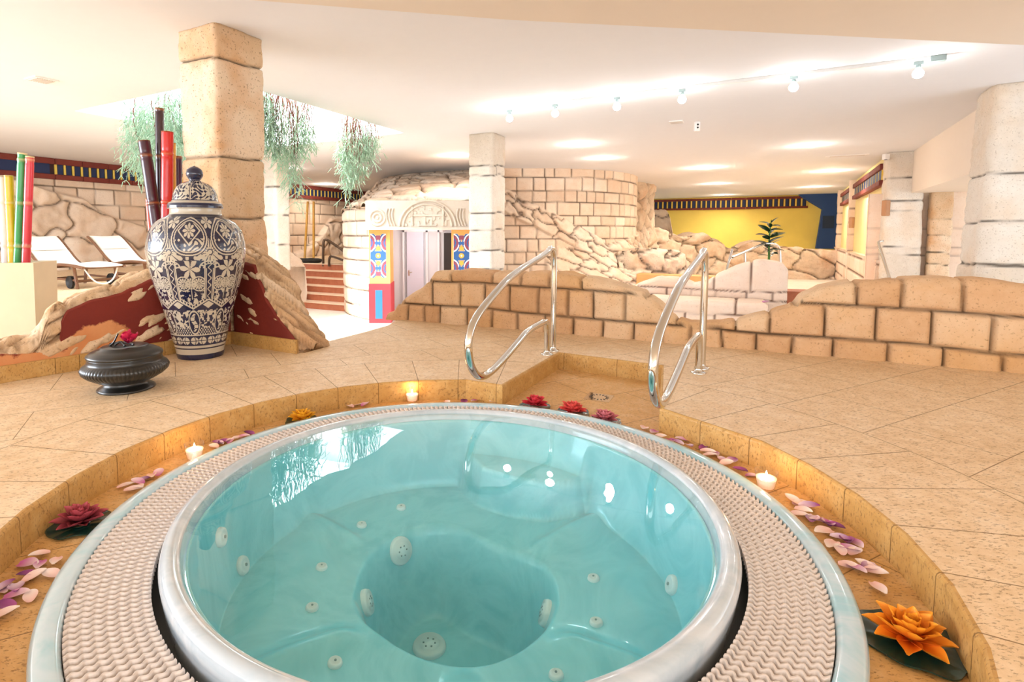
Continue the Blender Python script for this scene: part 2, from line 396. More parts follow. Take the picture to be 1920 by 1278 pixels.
def wall_solid(name, A, t, nf, us, hs, thick, z0, field, mat, parent=None, res=.015, rough=.02, back=None, seed=0, batter=0, hb=None):
    """free-standing wall with an uneven top: front face, rounded top, back face, both ends"""
    A = np.array(A, float); t = np.array(t, float); nf = np.array(nf, float)
    u = np.arange(us[0], us[-1]+res*.5, res); h = np.interp(u, us, hs); hbk = np.interp(u, us, hb) if hb is not None else h
    nfr = max(6, int((max(hs)-z0)/res)); ntp = max(6, int(thick/res*.8)); nbk = max(4, nfr//3)
    w = []
    for k in range(nfr): w.append((0., k/nfr))
    for k in range(ntp+1): w.append((k/ntp, 1.))
    for k in range(1, nbk+1): w.append((1., 1-k/nbk))
    w = np.array(w); D = w[:, 0][None, :]; Hf = w[:, 1][None, :]
    rr = min(.05, thick*.35)
    hh = h[:, None]*(1-D)+hbk[:, None]*D
    Z = z0+(hh-(Hf < 1)*rr*.8-z0)*Hf
    edge = np.minimum(D, 1-D)*thick
    Z = Z-(Hf == 1)*(rr-np.sqrt(np.clip(rr**2-np.clip(rr-edge, 0, rr)**2, 0, None)))*.8
    Ug = np.broadcast_to(u[:, None], Z.shape); Dg = D*thick*np.ones_like(Z)
    disp, jn, tone = field(Ug, np.minimum(Z, hh-.001), Dg)
    X = A[0]+t[0]*Ug-nf[0]*Dg; Y = A[1]+t[1]*Ug-nf[1]*Dg
    nx = np.where(D <= .001, 1, np.where(D >= .999, -1, 0)); up = ((Hf == 1) & (D > .02) & (D < .98)).astype(float)
    q = disp+rough*fbm(X, Y, Z, 7, 4, seed)+rough*1.2*fbm(X, Y, Z, 2.3, 2, seed+9)
    q = q+batter*(1-Hf)
    X = X+nf[0]*nx*q; Y = Y+nf[1]*nx*q; Z = Z+up*q
    Z = np.maximum(Z, z0)
    # taper both ends
    G = np.stack([X, Y, Z], -1)
    mb = MB(); mb.grid(G, flip=True, joint=jn, tone=tone)
    nv = G.shape[1]; n0 = 0; n1 = (len(u)-1)*nv
    mb.F.append([n0+k for k in range(nv)]); mb.F.append([n1+nv-1-k for k in range(nv)])
    return mb.build(name, mat, parent)

# ================================================================= floors
t_w = np.array([.8892, -.4575]); A_w = np.array([-.60, 5.46]); n_w = np.array([-.4575, -.8892])
pts = []
for k in range(0, 32):
    a = 77+10*k
    if a > 360+39: break
    pts.append(TC+1.355*np.array([cos(radians(a)), sin(radians(a))]))
pts = [np.array([.258, 3.074])]+pts[1:]
pts[-1] = np.array([1.011, 2.668])
recess = pts+[np.array([1.35, 3.545]), np.array([.745, 3.93])]
recess = np.array(recess)
def offset_loop(L, d):
    n = len(L); out = []
    for i in range(n):
        a, b, c = L[i-1], L[i], L[(i+1) % n]
        e1 = (b-a)/np.linalg.norm(b-a); e2 = (c-b)/np.linalg.norm(c-b)
        n1 = np.array([e1[1], -e1[0]]); n2 = np.array([e2[1], -e2[0]]); m = n1+n2; m /= (m@n1)+1e-9
        out.append(b+m*d)
    return np.array(out)
B1 = [(-14.5, -3.2), (6.5, -3.2), tuple(A_w+t_w*8-n_w*.34), tuple(A_w-n_w*.34), tuple(A_w), (-.66, 5.1), (-.80, 4.8), (-1.04, 4.35), (-2.0, 5.0), (-3.7, 10.0), (-5.5, 14.58), (-4.79, 15.90), (-1.6, 14.22), (-1.6, 24), (-14.5, 24)]
fl = poly_fill('floor', B1, [offset_loop(recess, .014)], ZD, M_DECK); tag(fl, kind='structure')
tub_hole = [TT+1.15*np.array([cos(a), sin(a)]) for a in np.linspace(0, 2*pi, 96, endpoint=False)]
rec = poly_fill('floor', offset_loop(recess, .03), [tub_hole], ZF, M_RECESS); tag(rec, kind='structure')
mb = MB(); prof = [(0.0, ZF), (0, ZD-.014), (.002, ZD-.007), (.007, ZD-.0015), (.015, ZD)]
G = np.array([[(*offset_loop(recess, o_)[i], z) for (o_, z) in prof] for i in range(len(recess))])
mb.grid(G, cu=True, flip=True); cb = mb.build('trim_1', M_CURB, smooth_=False); tag(cb, kind='structure')
sk = mk('floor', [(-6, 3.0, ZS), (26, 3.0, ZS), (26, 32, ZS), (-6, 32, ZS)], [(0, 1, 2, 3)], M_SUNK); tag(sk, kind='structure')
mb = MB(); ring = [A_w-n_w*.34, A_w, (-.66, 5.1), (-.80, 4.8), (-1.04, 4.35), (-2.0, 5.0), (-3.7, 10.0), (-5.5, 14.58)]
mb.grid(np.array([[(*p, ZD-.001), (*p, ZS)] for p in ring]))
mb.grid(np.array([[(*p, ZD-.001), (*p, ZS)] for p in [A_w+t_w*8-n_w*.34, A_w-n_w*.34]]))
o = mb.build('wall_platform', M_WALLST, smooth_=False); tag(o, kind='structure')

# ================================================================= ceiling
sky = [(-5.43, 7.86), (-2.64, 6.27), (-.93, 9.56), (-3.74, 11.2)]
c_out = [(-14.5, -3.2), (14, -3.2), (14, 8), (26, 30), (-14.5, 32)]
ce = poly_fill('ceiling', c_out, [sky], ZC+.02, M_CEIL, thick=.02); tag(ce, kind='structure')
mb = MB(); sk_ = np.array(sky)
G = np.array([[(*p, ZC-.0), (*p, ZC+.95)] for p in sk_]); mb.grid(G, cu=True)
G2 = np.array([[(*p, ZC-.0), (*p, ZC+.95)] for p in offset_loop(sk_[::1], .1)]); mb.grid(G2, cu=True, flip=True)
o = mb.build('ceiling_skylight_shaft', M_CEIL, smooth_=False); o.name = 'trim_2'; tag(o, kind='structure')
e1 = sk_[1]-sk_[0]; e2 = sk_[3]-sk_[0]
mb = MB()
for f in (.25, .5, .75):
    a = sk_[0]+e2*f; c_ = a+e1/2; mb.box((*c_, ZC+.86), (np.linalg.norm(e1), .05, .10), ax=(*e1, 0))
for f in (.33, .66):
    a = sk_[0]+e1*f; c_ = a+e2/2; mb.box((*c_, ZC+.88), (np.linalg.norm(e2), .04, .08), ax=(*e2, 0))
o = mb.build('window_1', plain('white_frame_paint', '#f2f2f2', .5), smooth_=False); tag(o, kind='structure')
so = poly_fill('ceiling', [(-2.6, 3.36), (-1.23, 3.63), (.38, 3.94), (4.5, 4.45), (9, 5.0), (9, -3.2), (-2.6, -3.2)], [], ZC-.001, M_SOFF, thick=.23); tag(so, kind='structure')
# wall behind the camera: openings of the window front stay free
mb = MB()
mb.box((-4.0, -3.3, .2), (21, .12, .9)); mb.box((-4.0, -3.3, 2.5), (21, .12, .5))
for x in (-14, -10.5, -7, -3.5, 0, 3.4, 6.5): mb.box((x, -3.3, 1.3), (.5, .14, 2.6))
o = mb.build('wall_rear', M_SOFF, smooth_=False); tag(o, kind='structure')
o = mk('wall_right', [(6.5, -3.3, ZS), (6.5, 1.8, ZS), (6.5, 1.8, ZC), (6.5, -3.3, ZC), (6.7, -3.3, ZS), (6.7, 1.8, ZS), (6.7, 1.8, ZC), (6.7, -3.3, ZC)], [(0, 1, 2, 3), (7, 6, 5, 4), (1, 5, 6, 2), (0, 3, 7, 4)], M_SOFF, smooth_=False); tag(o, kind='structure')

# ================================================================= far left wall with rock face and cornice
LW = np.array([-9.93, 11.96])
rowsL, jsL = gen_rows(.085, 2.3, .36, -8, 22, .62, 4)
def fieldL(u, z):
    s = u-5.0          # distance from the frame edge point along the wall
    zb = np.interp(s, [-5, 0, .8, 1.6, 2.4, 3.2, 4.5, 9, 9.6, 10.5, 12, 20], [2.2, 2.15, 1.9, 1.75, 1.25, 1.1, .35, .3, .6, 1.5, 1.7, 1.6])+.08*vnoise(s*2, 0, 0, 3)
    rk = smooth(zb-z, -.02, .04)
    d, tn = brick_field(u, z, rowsL, jsL, 3); db, jb = relief(d, .016, .03)
    d2_, t2 = voro_field(u, z, .75, 8, 1.2); dr, jr = relief(d2_, .02, .06, .1)
    dr = dr+.16*fbm(u, z, 0, 1.6, 4, 6)+.12
    return db*(1-rk)+dr*rk, jb*(1-rk)+jr*rk*.8, tn*(1-rk)+t2*rk
wl = sheet('wall_left', [LW-d2*5, LW+d2*15.5], (ZD-.01, ZC), .03, fieldL, M_WALLST, smooth_it=0); tag(wl, kind='structure')
wl2 = sheet('wall_far', [LW+d2*15.5, LW+d2*15.5+d1*9], (ZD-1.0, ZC), .06, fieldL, M_WALLST, smooth_it=0); tag(wl2, kind='structure')
M_STRIPE = NT('cornice_stripes'); M_STRIPE.base(M_STRIPE.ramp(M_STRIPE.attr('tone'), [(0, '#1d2d55'), (.34, '#1d2d55'), (.35, '#3a1c22'), (.64, '#3a1c22'), (.65, '#e8c65a'), (1, '#e8c65a')], 'CONSTANT'), .7); M_STRIPE = M_STRIPE.m
def cornice(name, A, t, nf, L, z0, z1, step=.34, yw=.22, plain_to=0, dark=.14, bar=.28, prot=.10):
    A = np.array(A, float); t = np.array(t); nf = np.array(nf); h = z1-z0; b = h*bar
    def bx(u0, u1, za, zb, dp):
        c = A+t*(u0+u1)/2+nf*dp/2; return (*c, (za+zb)/2), (u1-u0, dp, zb-za)
    mb = MB(); n = int(L/.6)
    for i in range(n): c, s_ = bx(i*L/n+.004, (i+1)*L/n-.004, z1-b, z1, .13); mb.box(c, s_, ax=(*t, 0), bev=.012)
    root = mb.build(name, M_MAROON, smooth_=False); tag(root, kind='structure')
    mb = MB()
    for i in range(n): c, s_ = bx(i*L/n+.004, (i+1)*L/n-.004, z0, z0+b*.85, .13); mb.box(c, s_, ax=(*t, 0), bev=.012)
    mb.build('lower_border', M_MAROON, root, smooth_=False)
    mb = MB(); u = 0; R = random.Random(int(L*10))
    c, s_ = bx(0, L, z0+b*.8, z1-b*.9, .05); mb.box(c, s_, ax=(*t, 0), tone=.5)
    if plain_to: c, s_ = bx(0, plain_to, z0+b*.85, z1-b, .09); mb.box(c, s_, ax=(*t, 0), tone=.1); u = plain_to+.1
    while u < L-step:
        w = step*(1+.1*(R.random()-.5))
        c, s_ = bx(u+.01, u+w*yw, z0+b*.85, z1-b, .10); s_ = (s_[0], prot, s_[2]); mb.box(c, s_, ax=(*t, 0), bev=.008, tone=.9)
        c, s_ = bx(u+w*(yw+dark), u+w*.97, z0+b*.85, z1-b, .09); mb.box(c, s_, ax=(*t, 0), bev=.008, tone=.1); u += w
    mb.build('stripe_band', M_STRIPE, root, smooth_=False)
    return root
nL = np.array([d2[1], -d2[0]])
cornice('trim_3', LW-d2*5, d2, nL, 20.4, 2.20, ZC, plain_to=5.9, step=.19, yw=.28, dark=.04)

# ================================================================= back and right walls
BC = np.array([17.0, 24.35]); tb = np.array([-.885, .466]); nb = np.array([-.466, -.885])
mb = MB(); L = 12
c = BC+tb*L/2-nb*.1; mb.box((*c, (ZS+ZC)/2), (L+2, .2, ZC-ZS), ax=(*tb, 0))
o = mb.build('wall_back', M_YEL, smooth_=False); tag(o, kind='structure')
cornice('trim_4', BC+nb*.02+tb*1.2, tb, nb, 10, 2.08, ZC-.06, step=.22, yw=.34, bar=.2)
# blue corner piece with a niche
mb = MB(); q = BC+nb*.35
def wedge(mb, poly, A, t, nf, dp):
    n = len(poly); f = [(*(A+t*u+nf*dp), z) for u, z in poly]; b_ = [(*(A+t*u), z) for u, z in poly]
    mb.add(f+b_, [list(range(n))[::-1], [n+i for i in range(n)]]+[[i, (i+1) % n, n+(i+1) % n, n+i] for i in range(n)])
wedge(mb, [(-.6, .25), (.85, .25), (.68, 2.0), (1.5, ZC-.1), (1.6, ZC), (-.6, ZC)], BC, tb, nb, .45)
blu = mb.build('wall_blue', M_BLUE, smooth_=False); tag(blu, kind='structure')
mb = MB(); nz_ = onwall(1553, 416, BC+nb*.46, tb)
mb.box((*(BC+nb*.46+tb*nz_[0]), nz_[1]), (.42, .03, .55), ax=(*tb, 0)); mb.build('niche', M_BLUED, blu, smooth_=False)
RW = np.array([9.35, 11.9]); nR = np.array([-d2r[1], d2r[0]])
mb = MB(); L = 14.5
c = RW+d2r*L/2-nR*.1; mb.box((*c, (ZS+ZC)/2), (L, .2, ZC-ZS), ax=(*d2r, 0))
o = mb.build('wall_right', plain('light_yellow_plaster', '#f8e6a4', .85, var=.05, scale=1), smooth_=False); tag(o, kind='structure')
rowsR, jsR = gen_rows(ZS, .5, .42, 0, 16, 1.3, 21)
rowsR[-1] = .5
def fieldR(u, z):
    d, tn = brick_field(u, z, rowsR, jsR, 9); a, b = relief(d, .02, .03); return a, b, tn
o = sheet('trim_5', [RW+nR*.14, RW+nR*.14+d2r*13.4], (ZS, .36), .05, fieldR, M_POOLST, flip=True, smooth_it=0, thick=.14); tag(o, kind='structure')
for nm, u0, u1 in (('trim_6', .4, 6.6), ('trim_7', 7.8, 11.6)):
    cornice(nm, RW+d2r*u0, d2r, nR, u1-u0, 2.02, 2.5, step=.5, yw=.07, dark=.08, prot=.085)

def pillar(name, label, F, w1, w2, zr, mat, rows, js=None, e1=d1, e2=d2, s1=1, s2=1, res=.02, batter=0, cat='pillar', bulge=0, seed=0, jw=.012, jd=.02, rough=.008, kind=None, group=None, obase=None, rad=.045):
    """square masonry pillar, nearest corner at F, sides along +-e1 and +-e2"""
    F = np.array(F, float); a = np.array(e1)*s1*w1; b = np.array(e2)*s2*w2
    P4 = [F, F+a, F+a+b, F+b]
    if np.cross(a, b) < 0: P4 = [F, F+b, F+a+b, F+a]
    P4 = np.array(P4); cen = P4.mean(0); pts = []
    n = 4
    for i in range(n):
        p, c_, q_ = P4[i-1], P4[i], P4[(i+1) % n]
        ea = (p-c_)/np.linalg.norm(p-c_); eb = (q_-c_)/np.linalg.norm(q_-c_)
        for k in range(7):
            t = k/6; pts.append((1-t)**2*(c_+ea*rad)+2*t*(1-t)*c_+t*t*(c_+eb*rad))
    pts = np.array(pts+[pts[0]]); L = np.linalg.norm(np.diff(pts, axis=0), axis=1).sum(); m = int(L/res)
    p = resample(pts, m+1)[:-1]; T = np.roll(p, -1, 0)-np.roll(p, 1, 0); T /= np.linalg.norm(T, axis=1)[:, None]; N = np.stack([T[:, 1], -T[:, 0]], 1)
    u = np.linspace(0, L, m+1)[:-1]; z = np.arange(zr[0], zr[1]+res*.5, res); z[-1] = zr[1]
    Ug, Zg = np.meshgrid(u, z, indexing='ij'); Xg = np.broadcast_to(p[:, None, 0], Ug.shape); Yg = np.broadcast_to(p[:, None, 1], Ug.shape)
    zz = Zg+.03*vnoise(Xg*4, Yg*4, Zg*.5, seed)
    d, tn = brick_field(Ug, zz, rows, js or [[] for _ in rows], seed, .006)
    disp, jn = relief(d, jw, jd, .012)
    disp = disp+rough*2*fbm(Xg, Yg, Zg, 4, 3, seed)+rough*fbm(Xg, Yg, Zg, 16, 3, seed+4)+batter*np.clip((zr[1]-Zg)/(zr[1]-zr[0]), 0, 1)
    if obase: disp = disp+obase(Zg)
    G = np.stack([Xg+N[:, None, 0]*disp, Yg+N[:, None, 1]*disp, Zg], -1)
    mb = MB(); mb.grid(G, cu=True, joint=jn, tone=tn)
    nz = len(z); mb.F.append([i*nz for i in range(len(u))][::-1]); mb.F.append([i*nz+nz-1 for i in range(len(u))])
    o = mb.build(name, mat); tag(o, label, cat, group, kind); return o
def zat(py, D): return float(at(900, py, D)[2])
# big near pillar
pillar('stone_pillar', 'large tan stone pillar rising from the red broken wall behind the blue and white urn', (-1.985, 4.60), .48, .48, (ZD, ZC), M_PIL,
       [-.5, 1.08, 1.60, zat(104, 4.6)-.0, 3.5], s1=-1, seed=2, res=.014, jw=.011, jd=.028, rough=.011, obase=lambda z: .05*smooth(1.1-z, 0, .9))
rw = [ZS, -.4, zat(455, 9.5), zat(405, 9.5), zat(348, 9.5), zat(312, 9.5), 2.68+1]
rw = [ZS, -.35, .30, zat(471, 9.5), zat(431, 9.5), zat(399, 9.5), zat(327, 9.5), zat(309, 9.5), 3.9]; rw = sorted(rw)
js_ = [[] for _ in rw]; js_[6] = [.2, .62, 1.1, 1.5]
pillar('stone_pillar', 'slim pale grey stone pillar in the middle behind the low block wall', (.60, 9.5), .45, .56, (ZS, ZC), M_PALE, rw, js_, s1=-1, seed=5, res=.025)
pillar('stone_pillar', 'wide grey stone pillar cut by the right edge of the photo', (6.28, 6.47), .9, .62, (ZS, ZC), M_PALE, [ZS, -.3, .55, zat(498, 6.5), zat(418, 6.5), zat(328, 6.5), 4], seed=8, res=.022, batter=.13, rough=.014)
pillar('stone_pillar', 'pale block pillar at the corner of the yellow wall, joined to the white bulkhead', (9.28, 11.85), .60, .5, (ZS, ZC), M_PALE, [ZS, -.2, .5, zat(463, 11.6), zat(395, 11.6), zat(375, 11.6), zat(332, 11.6), 4], seed=9, res=.035, rough=.012, batter=.05)
pillar('stone_pillar', 'white sunlit pillar just behind the big tan pillar, left of the tiled steps', (-4.13, 12.45), .42, .42, (ZD, ZC), M_PALE, [-.2, .7, 1.35, 2.0, 4], s1=-1, seed=10, res=.04)
for nm, s_, w_ in (('second', 7.0, .30), ('third', 12.0, .4)):
    pillar('stone_pilaster', 'narrow stone pilaster dividing the yellow panels of the right wall' if nm == 'second' else 'farthest narrow stone pilaster on the right wall next to the blue corner', RW+d2r*s_+nR*.16, .3, w_, (ZS, ZC), M_POOLST, [ZS, -.2, .36, .9, 1.3, 1.75, 4], e1=-nR, e2=d2r, seed=12, res=.05, cat='pilaster')

# bulkhead and recess on the right
mb = MB(); b0 = np.array([9.70, 11.75]); b1 = b0-d2r*6.2; cc = (b0+b1)/2+np.array([d2r[1], -d2r[0]])*1.4
mb.box((*cc, (1.80+ZC)/2), (6.2, 2.8, ZC-1.80), ax=(*d2r, 0)); o = mb.build('wall_bulkhead', M_SOFF, smooth_=False); tag(o, kind='structure')
rows_, js_ = [ZS, -.2, zat(480, 11.2), zat(466, 11.2), zat(428, 11.2), 1.9], [[], [], [], [], []]
def fieldQ(u, z):
    d, tn = brick_field(u, z, rows_, [[.72], [.72], [.72], [.72], [.72]], 33, .01); a, b = relief(d, .016, .02); return a, b, tn*.6+.3
o = sheet('wall_recess', [(9.2, 12.25), tuple(np.array([9.2, 12.25])+d1*4.4)], (ZS, 1.82), .03, fieldQ, M_POOLST, smooth_it=0); tag(o, kind='structure')
pillar('stone_pilaster', 'darker narrow block pilaster between the pale corner pillar and the recess wall under the bulkhead', (9.93, 11.45), .34, .3, (ZS, 1.82), M_PIL, [ZS, -.1, zat(496, 11.3), zat(474, 11.3), zat(442, 11.3), zat(410, 11.3), 3], seed=14, res=.03, cat='pilaster')

# ================================================================= round stone building
SB = thing('stone_building', 'round stone-clad building with a carved lintel and painted doorway behind the middle pillar', 'building', (1.0, 14.0, ZS))
rowsB, jsB = gen_rows(ZS, 3.0, .30, -1, 12, .52, 31)
def fieldB1(u, z):
    d, tn = brick_field(u, z, rowsB, jsB, 14); a, b = relief(d, .018, .035, .02); return a+.02*fbm(u, z, 0, 2, 3, 4), b, tn
sheet('curved_wall', [(-2.2, 16.5), (-2.75, 15.0), (-2.92, 14.0), (-2.72, 12.9), (-2.3, 12.2), (-1.86, 11.75)], (ZS, 1.52), .03, fieldB1, M_WALLST, SB, flip=False, thick=.2)
rowsU, jsU = gen_rows(ZS+.05, 3.0, .33, -1, 14, .50, 37, hv=.2)
def fieldB2(u, z):
    c = 1.95-(u-.6)*.50; band = np.exp(-((z-c)/.34)**4); low = smooth(.55+.12*(u-3)*(u > 3)-z, -.1, .1)*smooth(u, 1.6, 2.2)
    rk = np.clip(np.maximum(band*(u < 5.6), low)+0*z, 0, 1); rk = smooth(rk+.12*vnoise(u*3, z*3, 0, 2), .4, .6)
    d, tn = brick_field(u, z, rowsU, jsU, 17); db, jb = relief(d, .018, .035, .02)
    d2_, t2 = voro_field(u, z+.35*u, .26, 23, 2.1); dr, jr = relief(d2_, .018, .06, .07); dr = dr+.10*t2+.07*fbm(u, z, 0, 2.5, 4, 5)
    return db*(1-rk)+dr*rk, jb*(1-rk)+jr*rk*.85, tn*(1-rk)+t2*rk
sheet('tower_wall', [(.45, 14.7), (1.28, 14.75), (2.5, 14.72), (3.6, 14.95), (4.6, 15.6), (5.35, 16.5), (5.75, 17.5), (5.9, 19.0)], (ZS, ZC), .03, fieldB2, M_WALLST, SB,
      off=lambda u, z: 1.0*smooth(.75-z, 0, 1.7)*smooth(u, .8, 3.2), thick=.2)
# sloping roof of irregular flat stones from the wall heads up to the ceiling
lo = smooth_path([(-2.98, 15.2), (-2.95, 14.0), (-2.76, 12.85), (-2.3, 12.13), (-1.88, 11.45), (-.7, 11.33), (.9, 11.33), (1.1, 12.5)], 190, 2)
hi = smooth_path([(-2.57, 18.5), (-2.5, 17.9), (-2.3, 17.2), (-1.7, 16.3), (-.9, 15.6), (.2, 15.1), (.7, 14.8), (1.2, 14.7)], 190, 2)
zl = np.interp(np.arange(190), [0, 60, 90, 189], [1.47, 1.47, 1.58, 1.60]); w = np.linspace(0, 1, 95)
curve = w**1.15; XY = lo[:, None]*(1-w[None, :, None])+hi[:, None]*w[None, :, None]
Zr = zl[:, None]+(ZC-zl[:, None])*curve[None]
u_ = np.linspace(0, 7.5, 190)[:, None]*np.ones((1, 95)); v_ = w[None]*3.4*np.ones((190, 1))
dd, tt = voro_field(u_, v_, .34, 41, 2.0); a_, j_ = relief(dd, .02, .07, .06)
hh_ = a_+.06*tt+.05*fbm(u_, v_, 0, 2, 4, 3)-.04; hh_ = hh_*np.clip((1-w)*8, 0, 1)[None]
G = np.concatenate([XY, (Zr+hh_)[..., None]], -1); mb = MB(); mb.grid(G, joint=j_, tone=tt); mb.build('stone_roof', M_WALLST, SB)
# portico
px0, px1, YP = -1.86, .95, 11.42
M_ORANGE = NT('portico_paint')
t = M_ORANGE; t.base(t.ramp(t.attr('ink'), [(0, '#f3a85c'), (.15, '#f6b877'), (.2, '#f4ece0'), (.35, '#f4ece0'), (.4, '#2e5d97'), (.58, '#2e5d97'), (.6, '#8c4352'), (.78, '#8c4352'), (.8, '#f0b046'), (1, '#f0b046')], 'CONSTANT'), .7); M_ORANGE = t.m
M_REDP = plain('red_paint', '#b8323c', .7, var=.08); M_LBLUE = plain('light_blue_paint', '#2c6f96', .7)
def portico_pillar(xa, xb, label):
    w = xb-xa
    mb = MB(); zt, zb = 1.02, -.11
    nx, nz = 70, 150
    X = np.linspace(0, 1, nx)[:, None]*np.ones((1, nz)); Z = np.ones((nx, 1))*np.linspace(0, 1, nz)[None]
    cx = (X-.44)*w; cz = (Z-.52)*(zt-zb); ink = np.zeros_like(X)
    inr = (np.abs(cx) < .165) & (np.abs(cz) < .46)
    for sx in (-1, 1):
        for sz in (-1, 1):
            r = np.hypot((cx-sx*.20)*1.25, cz-sz*.27)
            ink = np.where(inr & (r < .235), .5, ink); ink = np.where(inr & (r < .20), .3, ink); ink = np.where(inr & (r < .17), .7, ink)
            ink = np.where(inr & (r < .11), .5, ink); ink = np.where(inr & (r < .08), .7, ink)
    ink = np.where(inr & (ink == 0) & (np.abs(cz) < .10), .5, ink)
    ink = np.where(inr & (np.hypot(cx, cz) < .055), .9, ink); ink = np.where(inr & (np.hypot(cx, cz) < .02), .3, ink)
    for s_ in (-1, 1):
        ink = np.where(inr & (np.hypot(cx, cz-s_*.155) < .05), .9, ink)
        ink = np.where(inr & (np.abs(cx) < .06) & (np.abs(cz-s_*.26) < .035), .5, ink)
        ink = np.where(inr & (np.abs(cx) < .05) & (np.abs(cz-s_*.38) < .045), .7, ink)
    G = np.stack([xa+X*w, np.full_like(X, YP)-.008*(ink > 0), zb+Z*(zt-zb)], -1)
    mb.grid(G, ink=ink)
    mb.box(((xa+xb)/2, YP+.31, (zt+zb)/2), (w-.002, .6, zt-zb), ink=0.)
    o = mb.build('painted_pillar', M_ORANGE, SB, smooth_=False); o['label'] = label
    mb = MB(); mb.box(((xa+xb)/2, YP+.30, (zb+ZS)/2), (w+.03, .64, zb-ZS), bev=.01); o2 = mb.build('red_base', M_REDP, o, smooth_=False)
    mb = MB(); mb.box(((xa+xb)/2-.02, YP-.022, (zb+ZS)/2-.02), (w*.34, .012, (zb-ZS)*.72)); mb.build('blue_inlay', M_LBLUE, o, smooth_=False)
portico_pillar(-1.86, -1.42, 'orange pillar with a blue and white arc pattern above a red base')
portico_pillar(-.13, .35, 'orange pillar with a blue star pattern, half hidden by the middle pillar')
# carved lintel: relief in real depth
nx, nz = 420, 110; X = np.linspace(px0-.05, px1, nx)[:, None]*np.ones((1, nz)); Z = np.ones((nx, 1))*np.linspace(1.02, 1.62, nz)[None]
cx = X+.62; cz = Z-1.09; R_ = np.hypot(cx, cz*1.1)
def ringf(r, r0, w_): return np.exp(-((r-r0)/w_)**4)
rel = ringf(R_, .58, .022)+ringf(R_, .50, .018)
box = lambda x0, x1, z0, z1: ((X > x0) & (X < x1) & (Z > z0) & (Z < z1)).astype(float)
inside = (R_ < .48)
steps = box(-.96, -.28, 1.30, 1.335)+box(-.96, -.925, 1.10, 1.5)+box(-.315, -.28, 1.10, 1.5)+box(-.80, -.44, 1.10, 1.13)+box(-.70, -.66, 1.13, 1.28)+box(-.56, -.52, 1.13, 1.28)
rel = np.where(cz > 0, rel, 0)+steps*.8
for xc in (-1.66, .40, ):
    r = np.hypot(X-xc, Z-1.27); rel = rel+ringf(r, .155, .02)+ringf(r, .085, .018)+(r < .03)
for xc in (-1.36, .10):
    for k in range(3): rel = rel+ringf(np.abs(X-xc-.06*k+.05+.25*np.sin((Z-1.1)*7)*.25), 0, .014)*((Z > 1.1) & (Z < 1.46))
rel = np.clip(rel, 0, 1.2)*.6+.3*((vnoise(X*16, Z*16, 0, 6) > .25) & inside & (steps < .1))*(cz > 0)
env = smooth(Z, 1.06, 1.09); arch_top = smooth(1.62-Z, 0, .03)
G = np.stack([X, YP-.10-.07*rel*env-.05*(1-env), Z], -1)
mb = MB(); mb.grid(G, joint=0., tone=.75)
mb.box(((px0+px1)/2, YP+.22, 1.325), (px1-px0+.05, .63, .6), joint=0., tone=.75)
mb.build('carved_lintel', stone('lintel_plaster', ['#b9aa99', '#c9bcac', '#d4c8ba'], speck_amt=.1, blotch='#c4ad93', blotch_amt=.3, grain=25, bump=.3), SB)
# inside of the doorway: white rooms, doors
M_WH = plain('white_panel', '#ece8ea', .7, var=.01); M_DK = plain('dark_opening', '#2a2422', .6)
mb = MB(); yb = 13.6
mb.box((-.75, yb+.05, .05), (2.5, .1, 2.0)); mb.box((.42, 12.8, .05), (.1, 1.6, 2.0)); mb.box((-1.95, 12.9, .05), (.1, 1.6, 2.0)); mb.box((-.75, 12.75, 1.04), (2.4, 1.7, .04))
o = mb.build('vestibule_wall', M_WH, SB, smooth_=False)
xa = lambda px, D: (px-CAM_PX)/CAM_F*D
dr = thing('door_1', loc=(xa(778, 13.4), 13.5, ZS), kind='structure')
mb = MB(); mb.box((xa(778, 13.4), 13.52, ZS+.98), (.42, .05, 1.94), bev=.005); p_ = mb.build('door_leaf', plain('pale_lilac_door', '#dcd8e6', .5, var=.01), dr, smooth_=False)
mb = MB(); mb.box((xa(768, 13.4), 13.485, -.02), (.10, .03, .022), bev=.004); mb.box((xa(766, 13.4), 13.49, -.04), (.03, .02, .14)); mb.build('door_handle', M_STEEL, p_, smooth_=False)
mb = MB()
for px_ in (756, 800, 822): mb.box((xa(px_, 13.4), 13.50, ZS+1), (.045, .09, 2.0))
mb.box((xa(792, 13.4), 13.50, 1.0), (1.0, .09, .05)); mb.build('door_frame', M_WH, dr, smooth_=False)
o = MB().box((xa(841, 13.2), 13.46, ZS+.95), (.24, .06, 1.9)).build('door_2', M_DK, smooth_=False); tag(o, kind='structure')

light('vestibule_fill', 'POINT', (-.75, 12.5, .85), (0, 0, 0), 14, (1, .95, .92), shadow_soft_size=.1)  # added point light without a fixture, brightens the doorway interior
# rock column right of the tower
def fieldRk(u, z):
    d2_, t2 = voro_field(u, z, .55, 51, 1.0); dr, jr = relief(d2_, .025, .06, .1); return dr+.22*fbm(u, z, 0, 1.4, 5, 8), jr*.7, t2
sheet('rock_column', [(5.75, 18.6), (6.3, 18.9), (7.0, 19.8), (7.5, 21.0), (7.6, 22.2)], (ZS, ZC), .05, fieldRk, M_ROCK, SB, thick=.5)
pier = wall_solid('rock_pier', (-4.98, 13.72), d1, np.array([-.467, -.884]), [0, .15, .5, .8, .95], [.2, .50, .42, .30, .1], .6, ZS, lambda u, z, D: (.04*voro_field(u, z+D, .3, 3, 1.3)[1]+.0*u, .0*u, voro_field(u, z+D, .3, 3, 1.3)[1]), M_WALLST, res=.05, rough=.03, seed=44)
tag(pier, 'small rough stone pier at the left end of the brown tiled steps', 'rock')

